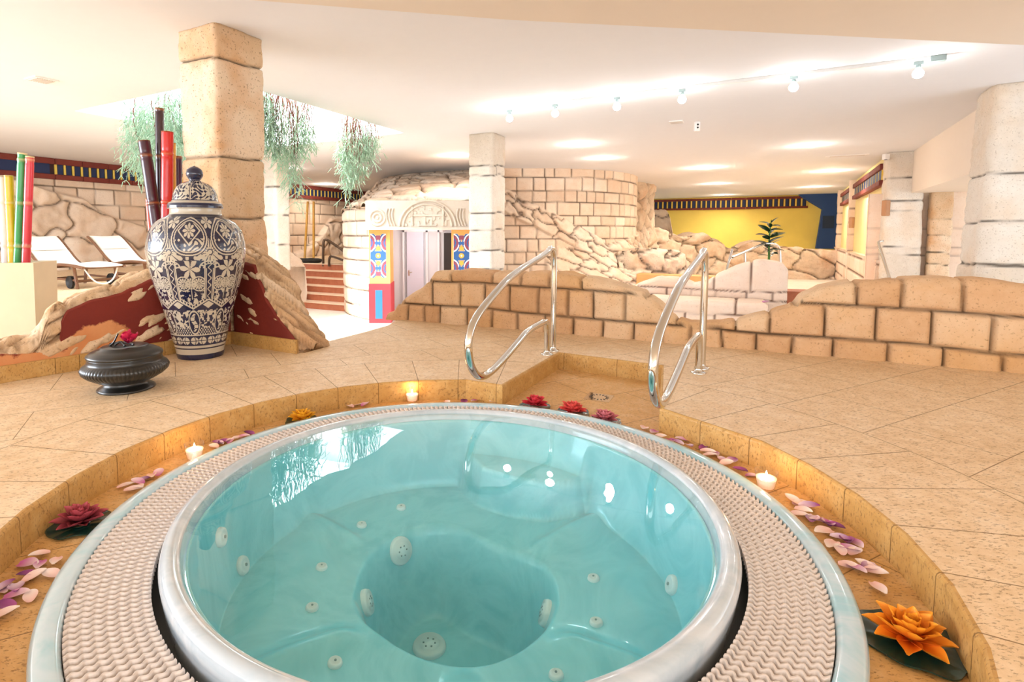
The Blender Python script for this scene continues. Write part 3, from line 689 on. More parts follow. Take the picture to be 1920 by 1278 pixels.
# ================================================================= tiled steps up to the far terrace
M_RISER = NT('brown_tile_riser'); t = M_RISER; t.base(t.mix(t.noise(t.pos(), 9, 3), '#a5573a', '#c77f5c'), .6); M_RISER = t.m
M_TREAD = plain('cream_tread', '#eacdb0', .6)
ST = thing('tiled_steps', 'flight of brown tiled steps with cream nosings left of the round building', 'steps', (-3.7, 14.0, ZS))
S0 = np.array([-5.5, 14.58]); nst = 6; hs_ = (ZD-ZS)/nst; Ls = 3.6
for k in range(nst):
    a = S0+d2*.3*k; c = a+d1*Ls/2+d2*(.15 if k < nst-1 else .02)
    mb = MB(); mb.box((*(a+d1*Ls/2+d2*(.3*(nst-k))/2), ZS+hs_*(k+.5)-.012), (Ls, .3*(nst-k), hs_-.024), ax=(*d1, 0)); mb.build('riser', M_RISER, ST, smooth_=False)
    mb = MB(); mb.box((*(a+d1*Ls/2+d2*(.3*(nst-k)/2-.012)), ZS+hs_*(k+1)-.013), (Ls, .3*(nst-k)+.024, .026), ax=(*d1, 0), bev=.006); mb.build('tread', M_TREAD, ST, smooth_=False)
# ================================================================= low block wall
TOPW = [(-.14, .12), (-.06, .15), (0, .25), (.08, .30), (.27, .41), (.42, .57), (.8, .60), (1.18, .585), (1.45, .60), (1.72, .60), (1.95, .57), (2.25, .50), (2.36, .48), (2.48, .39), (2.57, .29), (2.71, .25), (2.93, .26), (3.11, .31), (3.25, .36), (3.38, .41), (3.46, .50), (3.57, .57), (3.75, .62), (3.9, .625), (4.04, .655), (4.44, .655), (4.64, .62), (5.2, .6), (6, .66), (7.4, .62)]
TU = [a for a, b in TOPW]; TZ = [b for a, b in TOPW]
rw_ = [-.2, .255, .49, 1.4]
jw_ = [[.12, .31, .48, .77, 1.03, 1.28, 1.55, 1.8, 2.04, 2.3, 2.52, 2.73, 2.95, 3.18, 3.41, 3.65, 3.97, 4.26, 4.55, 4.9, 5.2, 5.5, 5.9, 6.3, 6.7, 7],
       [.40, .69, .95, 1.2, 1.48, 1.75, 1.95, 2.22, 2.62, 3.05, 3.26, 3.59, 3.89, 4.19, 4.49, 4.85, 5.2, 5.6, 6.1, 6.5, 7],
       [.60, 1.02, 1.30, 1.58, 1.86, 3.78, 4.02, 4.34, 4.75, 5.2, 5.6, 6.1, 6.6]]
def fieldW(u, z, D):
    v = z+.0125*(u-.4); d, tn = brick_field(u, v, rw_, jw_, 3, .014, open_top=True)
    a, b = relief(d, .011, .035, .018); dt = np.minimum(1, np.abs(D)*40); return a*(1-.35*dt), b*(1-.55*dt), tn
o = wall_solid('low_block_wall', A_w, t_w, n_w, TU, TZ, .30, ZD-.01, fieldW, M_SAND, res=.014, rough=.014, seed=4)
tag(o, 'low broken wall of tan sandstone blocks with a wavy top, crossing behind the handrails', 'low wall')

# pale pool walls behind it
A2 = P(1475, 545, -.06)[:2]; A2 = at(1478, 545, 9.0)[:2]; t2_ = -d1; n2_ = np.array([-.467, -.884])
def prof_px(pts, A, t): return zip(*sorted([tuple(onwall(x, y, A, t)) for x, y in pts]))
uu, zz = prof_px([(1478, 508), (1468, 496), (1450, 492), (1420, 490), (1380, 501), (1345, 515), (1325, 529), (1300, 533), (1275, 523), (1235, 520), (1200, 531), (1170, 545)], A2, t2_)
def fieldP(rows, js, seed=2):
    def f(u, z, D):
        d, tn = brick_field(u, z, rows, js, seed, .012, open_top=True); a, b = relief(d, .014, .03, .02); return a, b, tn*.5+.4
    return f
ztop1 = onwall(1400, 546, A2, t2_)[1]; z2_ = onwall(1400, 562, A2, t2_)[1]
o = wall_solid('pool_parapet', A2, t2_, n2_, list(uu), list(zz), .38, ZS, fieldP([ZS, -.6, z2_, ztop1, 2], [[.3, .9, 1.5, 2.1], [.5, 1.1, 1.7], [.22, .62, 1.08, 1.5, 1.9, 2.3, 2.7], [.55, 1.12, 1.7]]), M_POOLST, res=.03, rough=.02, seed=8)
tag(o, 'pale pink parapet of large blocks around the far pool, in front of the potted plant', 'low wall')
A3 = A2+n2_*.55+d1*.0; A3 = at(1440, 575, 8.45)[:2]
zt3 = onwall(1440, 572, A3, t2_)[1]
o = wall_solid('pool_ledge', A3, t2_, n2_, [0, .05, 2.2], [zt3-.04, zt3, zt3], .7, ZS, fieldP([ZS, -.62, zt3-.20, zt3+.5], [[.2, .8, 1.4, 2.0], [.35, .75, 1.2, 1.7], [.45, .95, 1.4, 1.85], []], 7), M_POOLST, res=.03, rough=.008, seed=18)
tag(o, 'pale brick ledge in front of the pink parapet, behind the dip of the low wall', 'ledge')
mb = MB(); c = at(1497, 553, 9.1); mb.box((c[0]+.35, c[1]+.2, (c[2]+.05+ZS)/2), (1.2, .5, c[2]+.05-ZS), ax=(*d1, 0), bev=.01)
o = mb.build('tiled_step_block', M_RISER, smooth_=False); tag(o, 'brown tiled step right of the pink parapet', 'step')
mb = MB(); c = P(1300, 517, -.15); e = P(1240, 512, -.15); mb.box((c[0]+.2, c[1]+.2, (-.15+ZS)/2), (3.0, .5, -.15-ZS), ax=(*d1, 0), bev=.02)
o = mb.build('pool_kerb', plain('ochre_kerb', '#dba668', .6), smooth_=False); tag(o, 'ochre kerb of the far pool in front of the boulders', 'kerb')

# boulders in front of the yellow wall
def outcrop(name, label, D, pts, thick, seed, mat, dirn=None, sz=.7, amp=.25):
    A = at(pts[0][0], 480, D)[:2]; B_ = at(pts[-1][0], 480, D if dirn is None else dirn)[:2]; t = (B_-A)/np.linalg.norm(B_-A); n = np.array([t[1], -t[0]])
    q = [onwall(x, y, A, t) for x, y in pts]
    def f(u, z, Dp):
        d, tn = voro_field(u+Dp*.5, z+Dp*.5, sz, seed, 1.5); a, b = relief(d, .03, .07, .07); return a+amp*.7*fbm(u, z, Dp, 1.1, 5, seed)+.08*tn-.15, b*.8, tn
    o = wall_solid(name, A, t, n, [a for a, b in q], [b for a, b in q], thick, ZS, f, mat, res=.06, rough=.05, seed=seed); return tag(o, label, 'rock')
outcrop('boulder_bank', 'big grey and pink boulders below the yellow wall, left of the potted plant', 20.0, [(1205, 432), (1228, 428), (1257, 432), (1278, 441), (1322, 438), (1349, 447), (1369, 463), (1383, 464), (1400, 480)], 1.8, 61, M_ROCK, 21.5)
outcrop('boulder_bank', 'rough rocks at the foot of the round tower, left end of the far pool', 15.0, [(1160, 470), (1200, 462), (1232, 462), (1262, 466), (1288, 474), (1293, 500)], 1.2, 63, M_ROCK, 15.4, sz=.5)
outcrop('boulder_bank', 'low row of flat stones under the yellow wall, right of the potted plant', 22.6, [(1385, 462), (1405, 452), (1424, 448), (1444, 456), (1480, 461), (1520, 466), (1568, 468)], 1.0, 65, M_ROCK, 22.0, sz=.9, amp=.12)
0 and outcrop('boulder_bank', 'small pink rock heap lying behind the pale brick ledge near the tower foot', 11.2, [(1100, 520), (1130, 500), (1165, 490), (1190, 505), (1215, 520), (1225, 535)], 1.0, 67, M_POOLST, 11.0, sz=.4, amp=.15)
outcrop('boulder_bank', 'worn grey rock lump with a brick corner at the left end of the yellow wall', 24.6, [(1222, 392), (1250, 392), (1256, 405), (1262, 440), (1268, 470)], .6, 69, M_WALLST, 24.2, sz=.8, amp=.08)

# ================================================================= broken red wall on the left
A_c = P(435, 643, ZD)[:2]; L_e = P(0, 717, ZD)[:2]; R_e = P(561, 662, ZD)[:2]
tL = (L_e-A_c)/np.linalg.norm(L_e-A_c); nL_ = np.array([-tL[1], tL[0]]); nL_ = nL_ if nL_@(-A_c) > 0 else -nL_
tR = (R_e-A_c)/np.linalg.norm(R_e-A_c); nR_ = np.array([tR[1], -tR[0]])
BW = thing('broken_wall', 'jagged broken stone wall with worn dark red plaster around the foot of the tan pillar', 'wall', (*A_c, ZD))
def fieldRub(asp, sz, sd):
    def f(u, z, D):
        d, tn = voro_field(u+.6*z, z+D*.8+.35*u, sz, sd, asp); a, b = relief(d, .010, .022, .03); return a+.025*tn+.02*fbm(u, z, D, 5, 4, sd), b*.55, tn
    return f
cf = [(-60, 668), (0, 655), (60, 650), (76, 625), (82, 590), (100, 572), (125, 572), (170, 556), (220, 545), (255, 530), (290, 514), (330, 497), (380, 488), (430, 484)]
cbk = [(-60, 645), (0, 640), (40, 640), (66, 628), (72, 600), (95, 578), (130, 555), (190, 540), (240, 521), (290, 505), (330, 490), (380, 482), (430, 478)]
th_ = .24
q1 = sorted([tuple(onwall(x, y, A_c, tL)) for x, y in cf]); q2 = sorted([tuple(onwall(x, y, A_c-nL_*th_, tL)) for x, y in cbk])
us = np.arange(-.1, q1[-1][0], .05); hf = np.interp(us, [a for a, b in q1], [b for a, b in q1]); hb_ = np.interp(us, [a for a, b in q2], [b for a, b in q2])
hf = hf+.012*vnoise(us*9, 0, 0, 3); hb_ = hb_+.02*vnoise(us*11, 0, 0, 5)
wall_solid('rubble_core', A_c-nL_*.018, tL, nL_, list(us), list(hf), th_, ZD-.01, fieldRub(3.0, .075, 71), M_RUBBLE, BW, res=.012, rough=.012, seed=5, hb=list(hb_))
cr = [(425, 470), (470, 458), (497, 468), (530, 497), (552, 520), (562, 548), (572, 585), (598, 612), (616, 636), (621, 654)]
TH2 = .30; q = [onwall(x, y, A_c-nR_*TH2, tR) for x, y in cr]; us = np.arange(q[0][0], q[-1][0], .02); hb2 = np.interp(us, [a for a, b in q], [b for a, b in q])+.012*vnoise(us*14, 0, 0, 9)
qf = [onwall(x, y, A_c, tR) for x, y in [(425, 484), (450, 486), (478, 493), (487, 520), (496, 535), (505, 562), (529, 600), (555, 632), (563, 652)]]; hh = np.interp(us, [a for a, b in qf], [b for a, b in qf])+.006*vnoise(us*20, 0, 0, 9)
wall_solid('rubble_core', A_c-nR_*.018, tR, nR_, list(us), list(hh), TH2, ZD-.01, fieldRub(3.4, .06, 77), M_RUBBLE, BW, res=.010, rough=.010, seed=15, batter=.0, hb=list(hb2))
# plaster skins with their own thickness
M_PLAS = NT('worn_red_plaster'); t = M_PLAS; p = t.pos()
n = t.noise(p, 5, 4); red = t.mix(t.noise(p, 2, 2), '#5e1512', '#8c2c16'); orr = t.mix(n, '#c9743a', '#e3a672')
w_ = t.attr('wear'); ww = t.math('ADD', w_, t.math('MULTIPLY', t.math('SUBTRACT', t.noise(p, 9, 5, .65), .5), .6))
c = t.ramp(ww, [(.0, 0.), (.46, 0.), (.53, 1.), (1, 1.)]); t.base(t.mix(c, red, orr), .75); t.bump(t.math('ADD', t.noise(p, 25, 4), t.math('MULTIPLY', c, -.8)), .5, .006); M_PLAS = t.m
def plaster(A, t, n, pts, wear):
    q = sorted([tuple(onwall(x, y, A, t)) for x, y in pts]); res = .012
    u = np.arange(q[0][0], q[-1][0], res); h = np.interp(u, [a for a, b in q], [b for a, b in q])+.006*fbm(u*1., 0, 0, 22, 3, 8)
    nz = 60; k = np.linspace(0, 1, nz); Z = ZD+(h[:, None]-ZD)*k[None]; U = u[:, None]*np.ones((1, nz))
    o_ = .012+.004*fbm(U, Z, 0, 6, 3, 2); o_[:, -1] = -.01; o_[0] = o_[-1] = -.01
    G = np.stack([A[0]+t[0]*U+n[0]*o_, A[1]+t[1]*U+n[1]*o_, Z], -1)
    mb = MB(); fl = np.cross(t, n) < 0
    mb.grid(G, flip=bool(fl), wear=wear(U, Z)); return mb.build('red_plaster', M_PLAS, BW)
u1, z1_ = onwall(190, 625, A_c, tL); uo, zo = onwall(250, 655, A_c, tL); ue, _ = onwall(113, 650, A_c, tL)
plaster(A_c, tL, nL_, [(-60, 676), (0, 664), (60, 660), (104, 656), (112, 645), (115, 602), (125, 582), (170, 562), (220, 551), (255, 536), (290, 520), (330, 502), (380, 492), (430, 487)],
        lambda U, Z: np.clip(np.exp(-(((U-u1)/.20)**2+((Z-z1_+.05)/.15)**2))*1.0+.55*np.exp(-((Z-ZD)/.13)**2)*(U > u1-.35)+.40*(U > ue), 0, 1))
plaster(A_c, tR, nR_, [(436, 487), (450, 489), (478, 496), (484, 520), (492, 535), (500, 562), (524, 600), (550, 632), (557, 645)], lambda U, Z: .25*np.exp(-((Z-ZD-.1)/.04)**2)+U*0)
mb = MB()
def skirt(A, t, n, L):
    k = max(1, int(L/.45))
    for i in range(k):
        c = A+t*(L*(i+.5)/k)+n*.018; mb.box((*c, ZD+.05), (L/k-.002, .026, .10), ax=(*t, 0), bev=.003)
skirt(A_c, tL, nL_, 2.1); skirt(A_c, tR, nR_, onwall(561, 662, A_c, tR)[0])
sk_o = mb.build('stone_skirting', M_CURB, BW, smooth_=False)

# ================================================================= hot tub
def marble(name, a, b, rough=.12):
    t = NT(name); p = t.pos(); n = t.noise(p, 2.5, 5, .6, 1.5)
    t.base(t.ramp(n, [(.35, a), (.5, b), (.62, a)]), rough, coat=.6); return t.m
M_RIM = marble('marbled_acrylic', '#a3d0de', '#c6dce8')
M_LIP = marble('pearl_acrylic', '#cfd6dc', '#b9c6cf', .16)
M_SHELL = marble('aqua_acrylic', '#7ed2dc', '#94dee6', .3)
HT = thing('hot_tub', 'round sunken hot tub full of turquoise water with an overflow grating', 'hot tub', (TT[0], TT[1], ZF))
c0 = (TT[0], TT[1], 0)
MB().lathe([(1.180, ZF), (1.180, -.012), (1.176, -.003), (1.168, .002), (1.150, .004), (1.130, .003), (1.121, -.001), (1.117, -.008), (1.116, -.06)], c0, 256).build('rim', M_RIM, HT)
MB().lathe([(1.117, -.05), (1.05, -.075), (.95, -.075), (.88, -.06)], c0, 128).build('overflow_channel', plain('dark_channel', '#1f2624', .5), HT)
MB().lathe([(.896, -.075), (.901, -.02), (.907, .010), (.909, .030), (.905, .044), (.897, .053), (.886, .057), (.874, .056), (.863, .052), (.856, .046), (.852, .038), (.847, .03), (.843, -.02)], c0, 256).build('raised_lip', M_LIP, HT)
# basin as one moulded surface
wpx = [(665, 1110), (680, 1050), (715, 1008), (765, 983), (825, 972), (872, 984), (920, 1010), (980, 1028), (1028, 1055), (1046, 1100), (1036, 1150), (1008, 1182), (960, 1215), (900, 1235), (830, 1231), (760, 1206), (708, 1170), (678, 1148)]
ZSEAT = -.30
wp = np.array([P(x, y, ZSEAT)[:2] for x, y in wpx]); wp = np.vstack([smooth_path(np.vstack([wp, wp[:1]]), 90, 2)[:-1]])
def sdist(X, Y, poly):
    D = np.full(X.shape, 9.); ins = np.zeros(X.shape, bool); n = len(poly)
    for i in range(n):
        a, b = poly[i], poly[(i+1) % n]; e = b-a; l = e@e+1e-12
        t = np.clip(((X-a[0])*e[0]+(Y-a[1])*e[1])/l, 0, 1); D = np.minimum(D, np.hypot(X-a[0]-e[0]*t, Y-a[1]-e[1]*t))
        c = ((a[1] > Y) != (b[1] > Y)) & (X < (b[0]-a[0])*(Y-a[1])/(b[1]-a[1]+1e-12)+a[0]); ins ^= c
    return np.where(ins, D, -D)
nr, nt_ = 190, 300
r = np.concatenate([np.linspace(.004, .74, 140), np.linspace(.745, .841, 50)])[:, None]*np.ones((1, nt_)); th = np.linspace(0, 2*pi, nt_, endpoint=False)[None]*np.ones((nr, 1))
X = TT[0]+r*np.cos(th); Yv = TT[1]+r*np.sin(th)
sd = sdist(X, Yv, wp)
fl_ = ZSEAT-.02*smooth(sd, -.3, -.02)
for a_ in (35, 145, 215, 325, 275):      # shallow ridges between the moulded seats
    da = np.abs((np.degrees(th)-a_+180) % 360-180)/180*pi*r; fl_ = fl_+.035*np.exp(-(da/.05)**2)*smooth(-sd, .0, .12)
Z = fl_+(-.66-fl_)*smooth(sd, -.015, .13)
stp = np.array([P(x, y, -.13)[:2] for x, y in [(862, 800), (868, 850), (900, 878), (960, 896), (1020, 904), (1080, 900), (1132, 880), (1150, 850), (1150, 800)]])
ss = sdist(X, Yv, stp); Z = Z+(-.13-Z)*smooth(ss, -.015, .02)
wallk = np.clip((r-.765)/.07, 0, 1)**1.6; Z = Z+(.015-Z)*wallk
G = np.stack([X, Yv, Z], -1)
mb = MB(); mb.grid(G, cv=True, flip=False); mb.F.append([k for k in range(nt_)][::-1])
bas = mb.build('basin', M_SHELL, HT)
bv = BVHTree.FromPolygons([Vector(v) for v in G.reshape(-1, 3)], gridf(nr, nt_, cv=True).tolist())
M_JET = plain('white_jet_plastic', '#e6f1f0', .3, var=.01); M_JETD = plain('grey_jet_plastic', '#8aa3a3', .4)
def disc_on(px, py, rad, name, label=None, h=.014, style=0):
    d = Vector(ray(px, py)).normalized(); hit, nrm, i, _ = bv.ray_cast(Vector(O0), d)
    if hit is None: return
    if nrm.dot(d) > 0: nrm = -nrm
    q = nrm.to_track_quat('Z', 'Y'); mb = MB()
    pr = [(0.0001, h), (rad*.25, h*1.0), (rad*.45, h*.55), (rad*.6, h*1.0), (rad*.9, h*.8), (rad, h*.3), (rad, -.01)] if style == 0 else [(0.0001, h), (rad*.6, h), (rad*.62, h*.7), (rad*.9, h*.9), (rad, h*.4), (rad*1.02, -.02)]
    mb.lathe(pr[::-1], n=32)
    V = np.concatenate(mb.V); V = np.array([list(q @ Vector(v)+hit) for v in V]); o = mk(name, V, mb.F, M_JET, HT, label=label)
    mb = MB()
    if style == 0: mb.lathe([(rad*.2, h*.4), (rad*.16, h*1.2), (0.0001, h*1.25)], n=14)
    else:
        for a in range(6): mb.box((rad*.35*cos(a), rad*.35*sin(a), h*1.0), (rad*.10, rad*.10, .004))
    V = np.concatenate(mb.V); V = np.array([list(q @ Vector(v)+hit) for v in V]); mk('jet_nozzle' if style == 0 else 'screw_caps', V, mb.F, M_JETD, o)
for x, y in [(412, 1007), (453, 1060), (1262, 1097)]: disc_on(x, y, .034, 'water_jet', h=.018)
for x, y in [(678, 985), (603, 1064), (585, 1140), (628, 1244), (1043, 1267), (1118, 1168), (1113, 1085), (752, 952)]: disc_on(x, y, .022, 'water_jet', h=.012)
for x, y, r_ in [(750, 1032, .055), (685, 1130, .045), (1026, 1150, .045)]: disc_on(x, y, r_, 'suction_cover', h=.022, style=1)
disc_on(805, 1213, .065, 'drain_cover', 'round drain cover on the bottom of the tub', .02, 1)
# grating: wavy bars running across the channel
N = 284; ri, ro = .926, 1.1145; m_ = 44
rr = np.linspace(ri, ro, m_); mb = MB(); V = []; Fs = []
th_c = 2*pi/N
for k in range(N):
    t0 = k*th_c; ph = (rr-ri)/.0262*2*pi
    cen = t0+th_c*.30*np.sin(ph); hu = th_c*(.31-.29*np.clip(np.sin(ph), 0, 1)**1.3); hl = th_c*.33; zt = -.003+.0016*np.sin(ph)
    A_ = []
    for (o_, dz) in ((-1, -.022), (-.86, -.0012), (-.4, 0), (.4, 0), (.86, -.0012), (1, -.03)):
        a = cen+(hu if o_ > 0 else hl)*o_; A_.append(np.stack([TT[0]+rr*np.cos(a), TT[1]+rr*np.sin(a), zt+dz], -1))
    G = np.stack(A_, 1); V.append(G.reshape(-1, 3)); Fs.append(gridf(m_, 6)+k*m_*6)
mk('overflow_grating', np.concatenate(V), np.concatenate(Fs).tolist(), plain('cream_grating_plastic', '#ddd2cb', .45, var=.02), HT)
# water
wt = bpy.data.materials.new('pool_water'); wt.use_nodes = True; T_ = wt.node_tree; T_.nodes.clear()
out = T_.nodes.new('ShaderNodeOutputMaterial'); tr = T_.nodes.new('ShaderNodeBsdfTransparent'); tr.inputs[0].default_value = (.93, 1, 1, 1)
gl = T_.nodes.new('ShaderNodeBsdfGlossy'); gl.inputs['Roughness'].default_value = .01; gl.inputs[0].default_value = (1, 1, 1, 1)
lw = T_.nodes.new('ShaderNodeLayerWeight'); lw.inputs[0].default_value = .5
pw = T_.nodes.new('ShaderNodeMath'); pw.operation = 'POWER'; pw.inputs[1].default_value = 4.2
fr = T_.nodes.new('ShaderNodeMath'); fr.operation = 'MULTIPLY_ADD'; fr.inputs[1].default_value = .95; fr.inputs[2].default_value = .03; mx = T_.nodes.new('ShaderNodeMixShader')
geo = T_.nodes.new('ShaderNodeNewGeometry'); nz = T_.nodes.new('ShaderNodeTexNoise'); nz.inputs['Scale'].default_value = 3.2; nz.inputs['Detail'].default_value = 2
bp = T_.nodes.new('ShaderNodeBump'); bp.inputs['Strength'].default_value = .07; bp.inputs['Distance'].default_value = .03
T_.links.new(geo.outputs['Position'], nz.inputs['Vector']); T_.links.new(nz.outputs[0], bp.inputs['Height'])
T_.links.new(bp.outputs[0], gl.inputs['Normal']); T_.links.new(bp.outputs[0], lw.inputs['Normal']); T_.links.new(lw.outputs['Facing'], pw.inputs[0]); T_.links.new(pw.outputs[0], fr.inputs[0])
T_.links.new(fr.outputs[0], mx.inputs[0]); T_.links.new(tr.outputs[0], mx.inputs[1]); T_.links.new(gl.outputs[0], mx.inputs[2]); T_.links.new(mx.outputs[0], out.inputs['Surface'])
va = T_.nodes.new('ShaderNodeVolumeAbsorption'); va.inputs[0].default_value = (.30, .86, .95, 1); va.inputs[1].default_value = .34; T_.links.new(va.outputs[0], out.inputs['Volume'])
MB().lathe([(.0001, -.75), (.8535, -.75), (.8535, .043), (.4, .043), (.0001, .043)], c0, 256).build('water', wt, HT, smooth_=False)

# ================================================================= handrails
def handrail(label, F, v, pts):
    F = np.array(F); v = np.array(v); q = [F+v*a for a, b in pts]; V3 = np.array([(*p_, b) for p_, (a, b) in zip(q, pts)])
    root = thing('handrail', label, 'handrail', (F[0], F[1], ZD), 'polished steel handrails at the tub steps')
    sm = smooth_path(V3, 150, 3); MB().tube(sm, .0215, 20).build('bent_tube', M_STEEL, root)
    for p_ in (V3[0], V3[-1]):
        MB().lathe([(.046, ZD), (.046, ZD+.006), (.040, ZD+.010), (.024, ZD+.011), (.0225, ZD+.03)], (p_[0], p_[1], 0), 28).build('flange', M_STEEL, root)
    return root
F1 = P(1037, 657, ZD)[:2]; v1 = np.array([-.47, -.8827])
rp = [(1035, 640), (1032, 590), (1029, 540), (1027, 500), (1024, 474), (1010, 463), (995, 470), (985, 484), (960, 514), (925, 553), (893, 590), (881, 620), (877, 655), (882, 688), (898, 706), (916, 700), (945, 671), (975, 637), (988, 618), (1000, 611), (1012, 622)]
sz = [onwall(x, y, F1, v1) for x, y in rp]
sz = [(0, ZD), (0, .3), (0, .6)]+[(.005, .76), (.04, .845), (.11, .86), (.17, .82)]+[p_ for p_ in sz[8:]]
print('rail', [tuple(np.round(p_, 2)) for p_ in sz])
RAILPTS = [(0, ZD), (0, .30), (0, .60), (.0, .74), (.025, .83), (.09, .855), (.16, .815)]+[tuple(onwall(x, y, F1, v1)) for x, y in [(960, 514), (925, 553), (893, 592), (880, 625), (877, 655), (882, 688), (898, 708), (918, 700), (945, 672), (975, 637), (988, 620)]]+[(.245, .285), (.20, .27), (.185, .20), (.185, ZD)]
RAILPTS = RAILPTS[:-4]+[(.20, .335), (.155, .32), (.14, .25), (.14, ZD)]
handrail('left polished steel handrail, bent like a hook, beside the notch steps of the tub', F1, v1, RAILPTS)
F2 = P(1316, 690, ZD)[:2]
handrail('right polished steel handrail, bent like a hook, nearer to the right curb', F2, np.array([-.535, -.845]), RAILPTS)
def simple_rail(name, label, paths, r, mat):
    root = thing(name, label, 'handrail', tuple(np.array(paths[0][0])))
    for k, p_ in enumerate(paths): MB().tube(smooth_path(p_, 60, 2), r, 10).build('rail_tube' if k == 0 else 'post', mat, root)
M_BRONZE = plain('dark_bronze', '#5c4a3c', .35, .8)
D = 15.4; g = lambda x, y, D: at(x, y, D)
simple_rail('handrail', 'dark bronze stair handrail at the top of the brown tiled steps', [[g(606, 499, D), g(606, 460, D), g(607, 449, D), g(614, 449, D), g(648, 473, D-.6)], [g(617, 499, D-.2), g(617, 484, D-.2), g(621, 479, D-.2), g(646, 489, D-.7)]], .035, M_BRONZE)
simple_rail('handrail', 'thin steel handrail rising over the pink parapet by the potted plant', [[g(1358, 533, 9.5), g(1366, 490, 9.6), g(1373, 468, 9.7)], [g(1372, 483, 9.6), g(1400, 471, 9.9), g(1432, 456, 10.2), g(1452, 456, 10.3), g(1462, 462, 10.4), g(1463, 500, 10.4)], [g(1397, 505, 10.0), g(1396, 472, 10.0)]], .022, M_STEEL)
simple_rail('handrail', 'steel handrail leaning in front of the pale corner pillar on the right', [[g(1656, 452, 10.4), g(1648, 451, 10.4), g(1647, 458, 10.4), g(1661, 498, 9.6), g(1675, 545, 8.9), np.array([*g(1684, 560, 8.8)[:2], ZS])]], .024, M_STEEL)
# ================================================================= urn
uc = np.array([-1.835, 3.835]); pxm = CAM_F/3.835
def uz(y): return CAM_H-(y-435)/pxm+.0
prof_u = [(675, 39.5), (664, 41), (655, 42), (640, 45.5), (630, 48), (606, 53), (582, 59), (560, 65), (535, 72.5), (515, 78), (494, 82.5), (480, 84.5), (466, 85.5), (452, 84), (434, 80), (425, 75), (416, 68), (410, 60), (405, 50), (402, 45), (398, 44), (392, 44)]
pu = np.array([(w/pxm, uz(y)) for y, w in prof_u]); pu[0, 1] = ZD
Zs = np.linspace(pu[0, 1], pu[-1, 1], 430); Rs = np.interp(Zs, pu[:, 1], pu[:, 0]); ker = np.hanning(15); ker /= ker.sum(); Rs = np.convolve(np.pad(Rs, 7, mode='edge'), ker, 'valid')
nth = 720; TH_ = np.linspace(0, 2*pi, nth, endpoint=False)
def zy(cy):
    y = 300+cy*.3129; return CAM_H-(y-435)*(3.835-np.interp(y, [a for a, b in prof_u][::-1], [b for a, b in prof_u][::-1])/pxm)/CAM_F        # crop row -> height
Tg, Zg = np.meshgrid(TH_, Zs, indexing='ij')
K = 8; cell = 2*pi/K
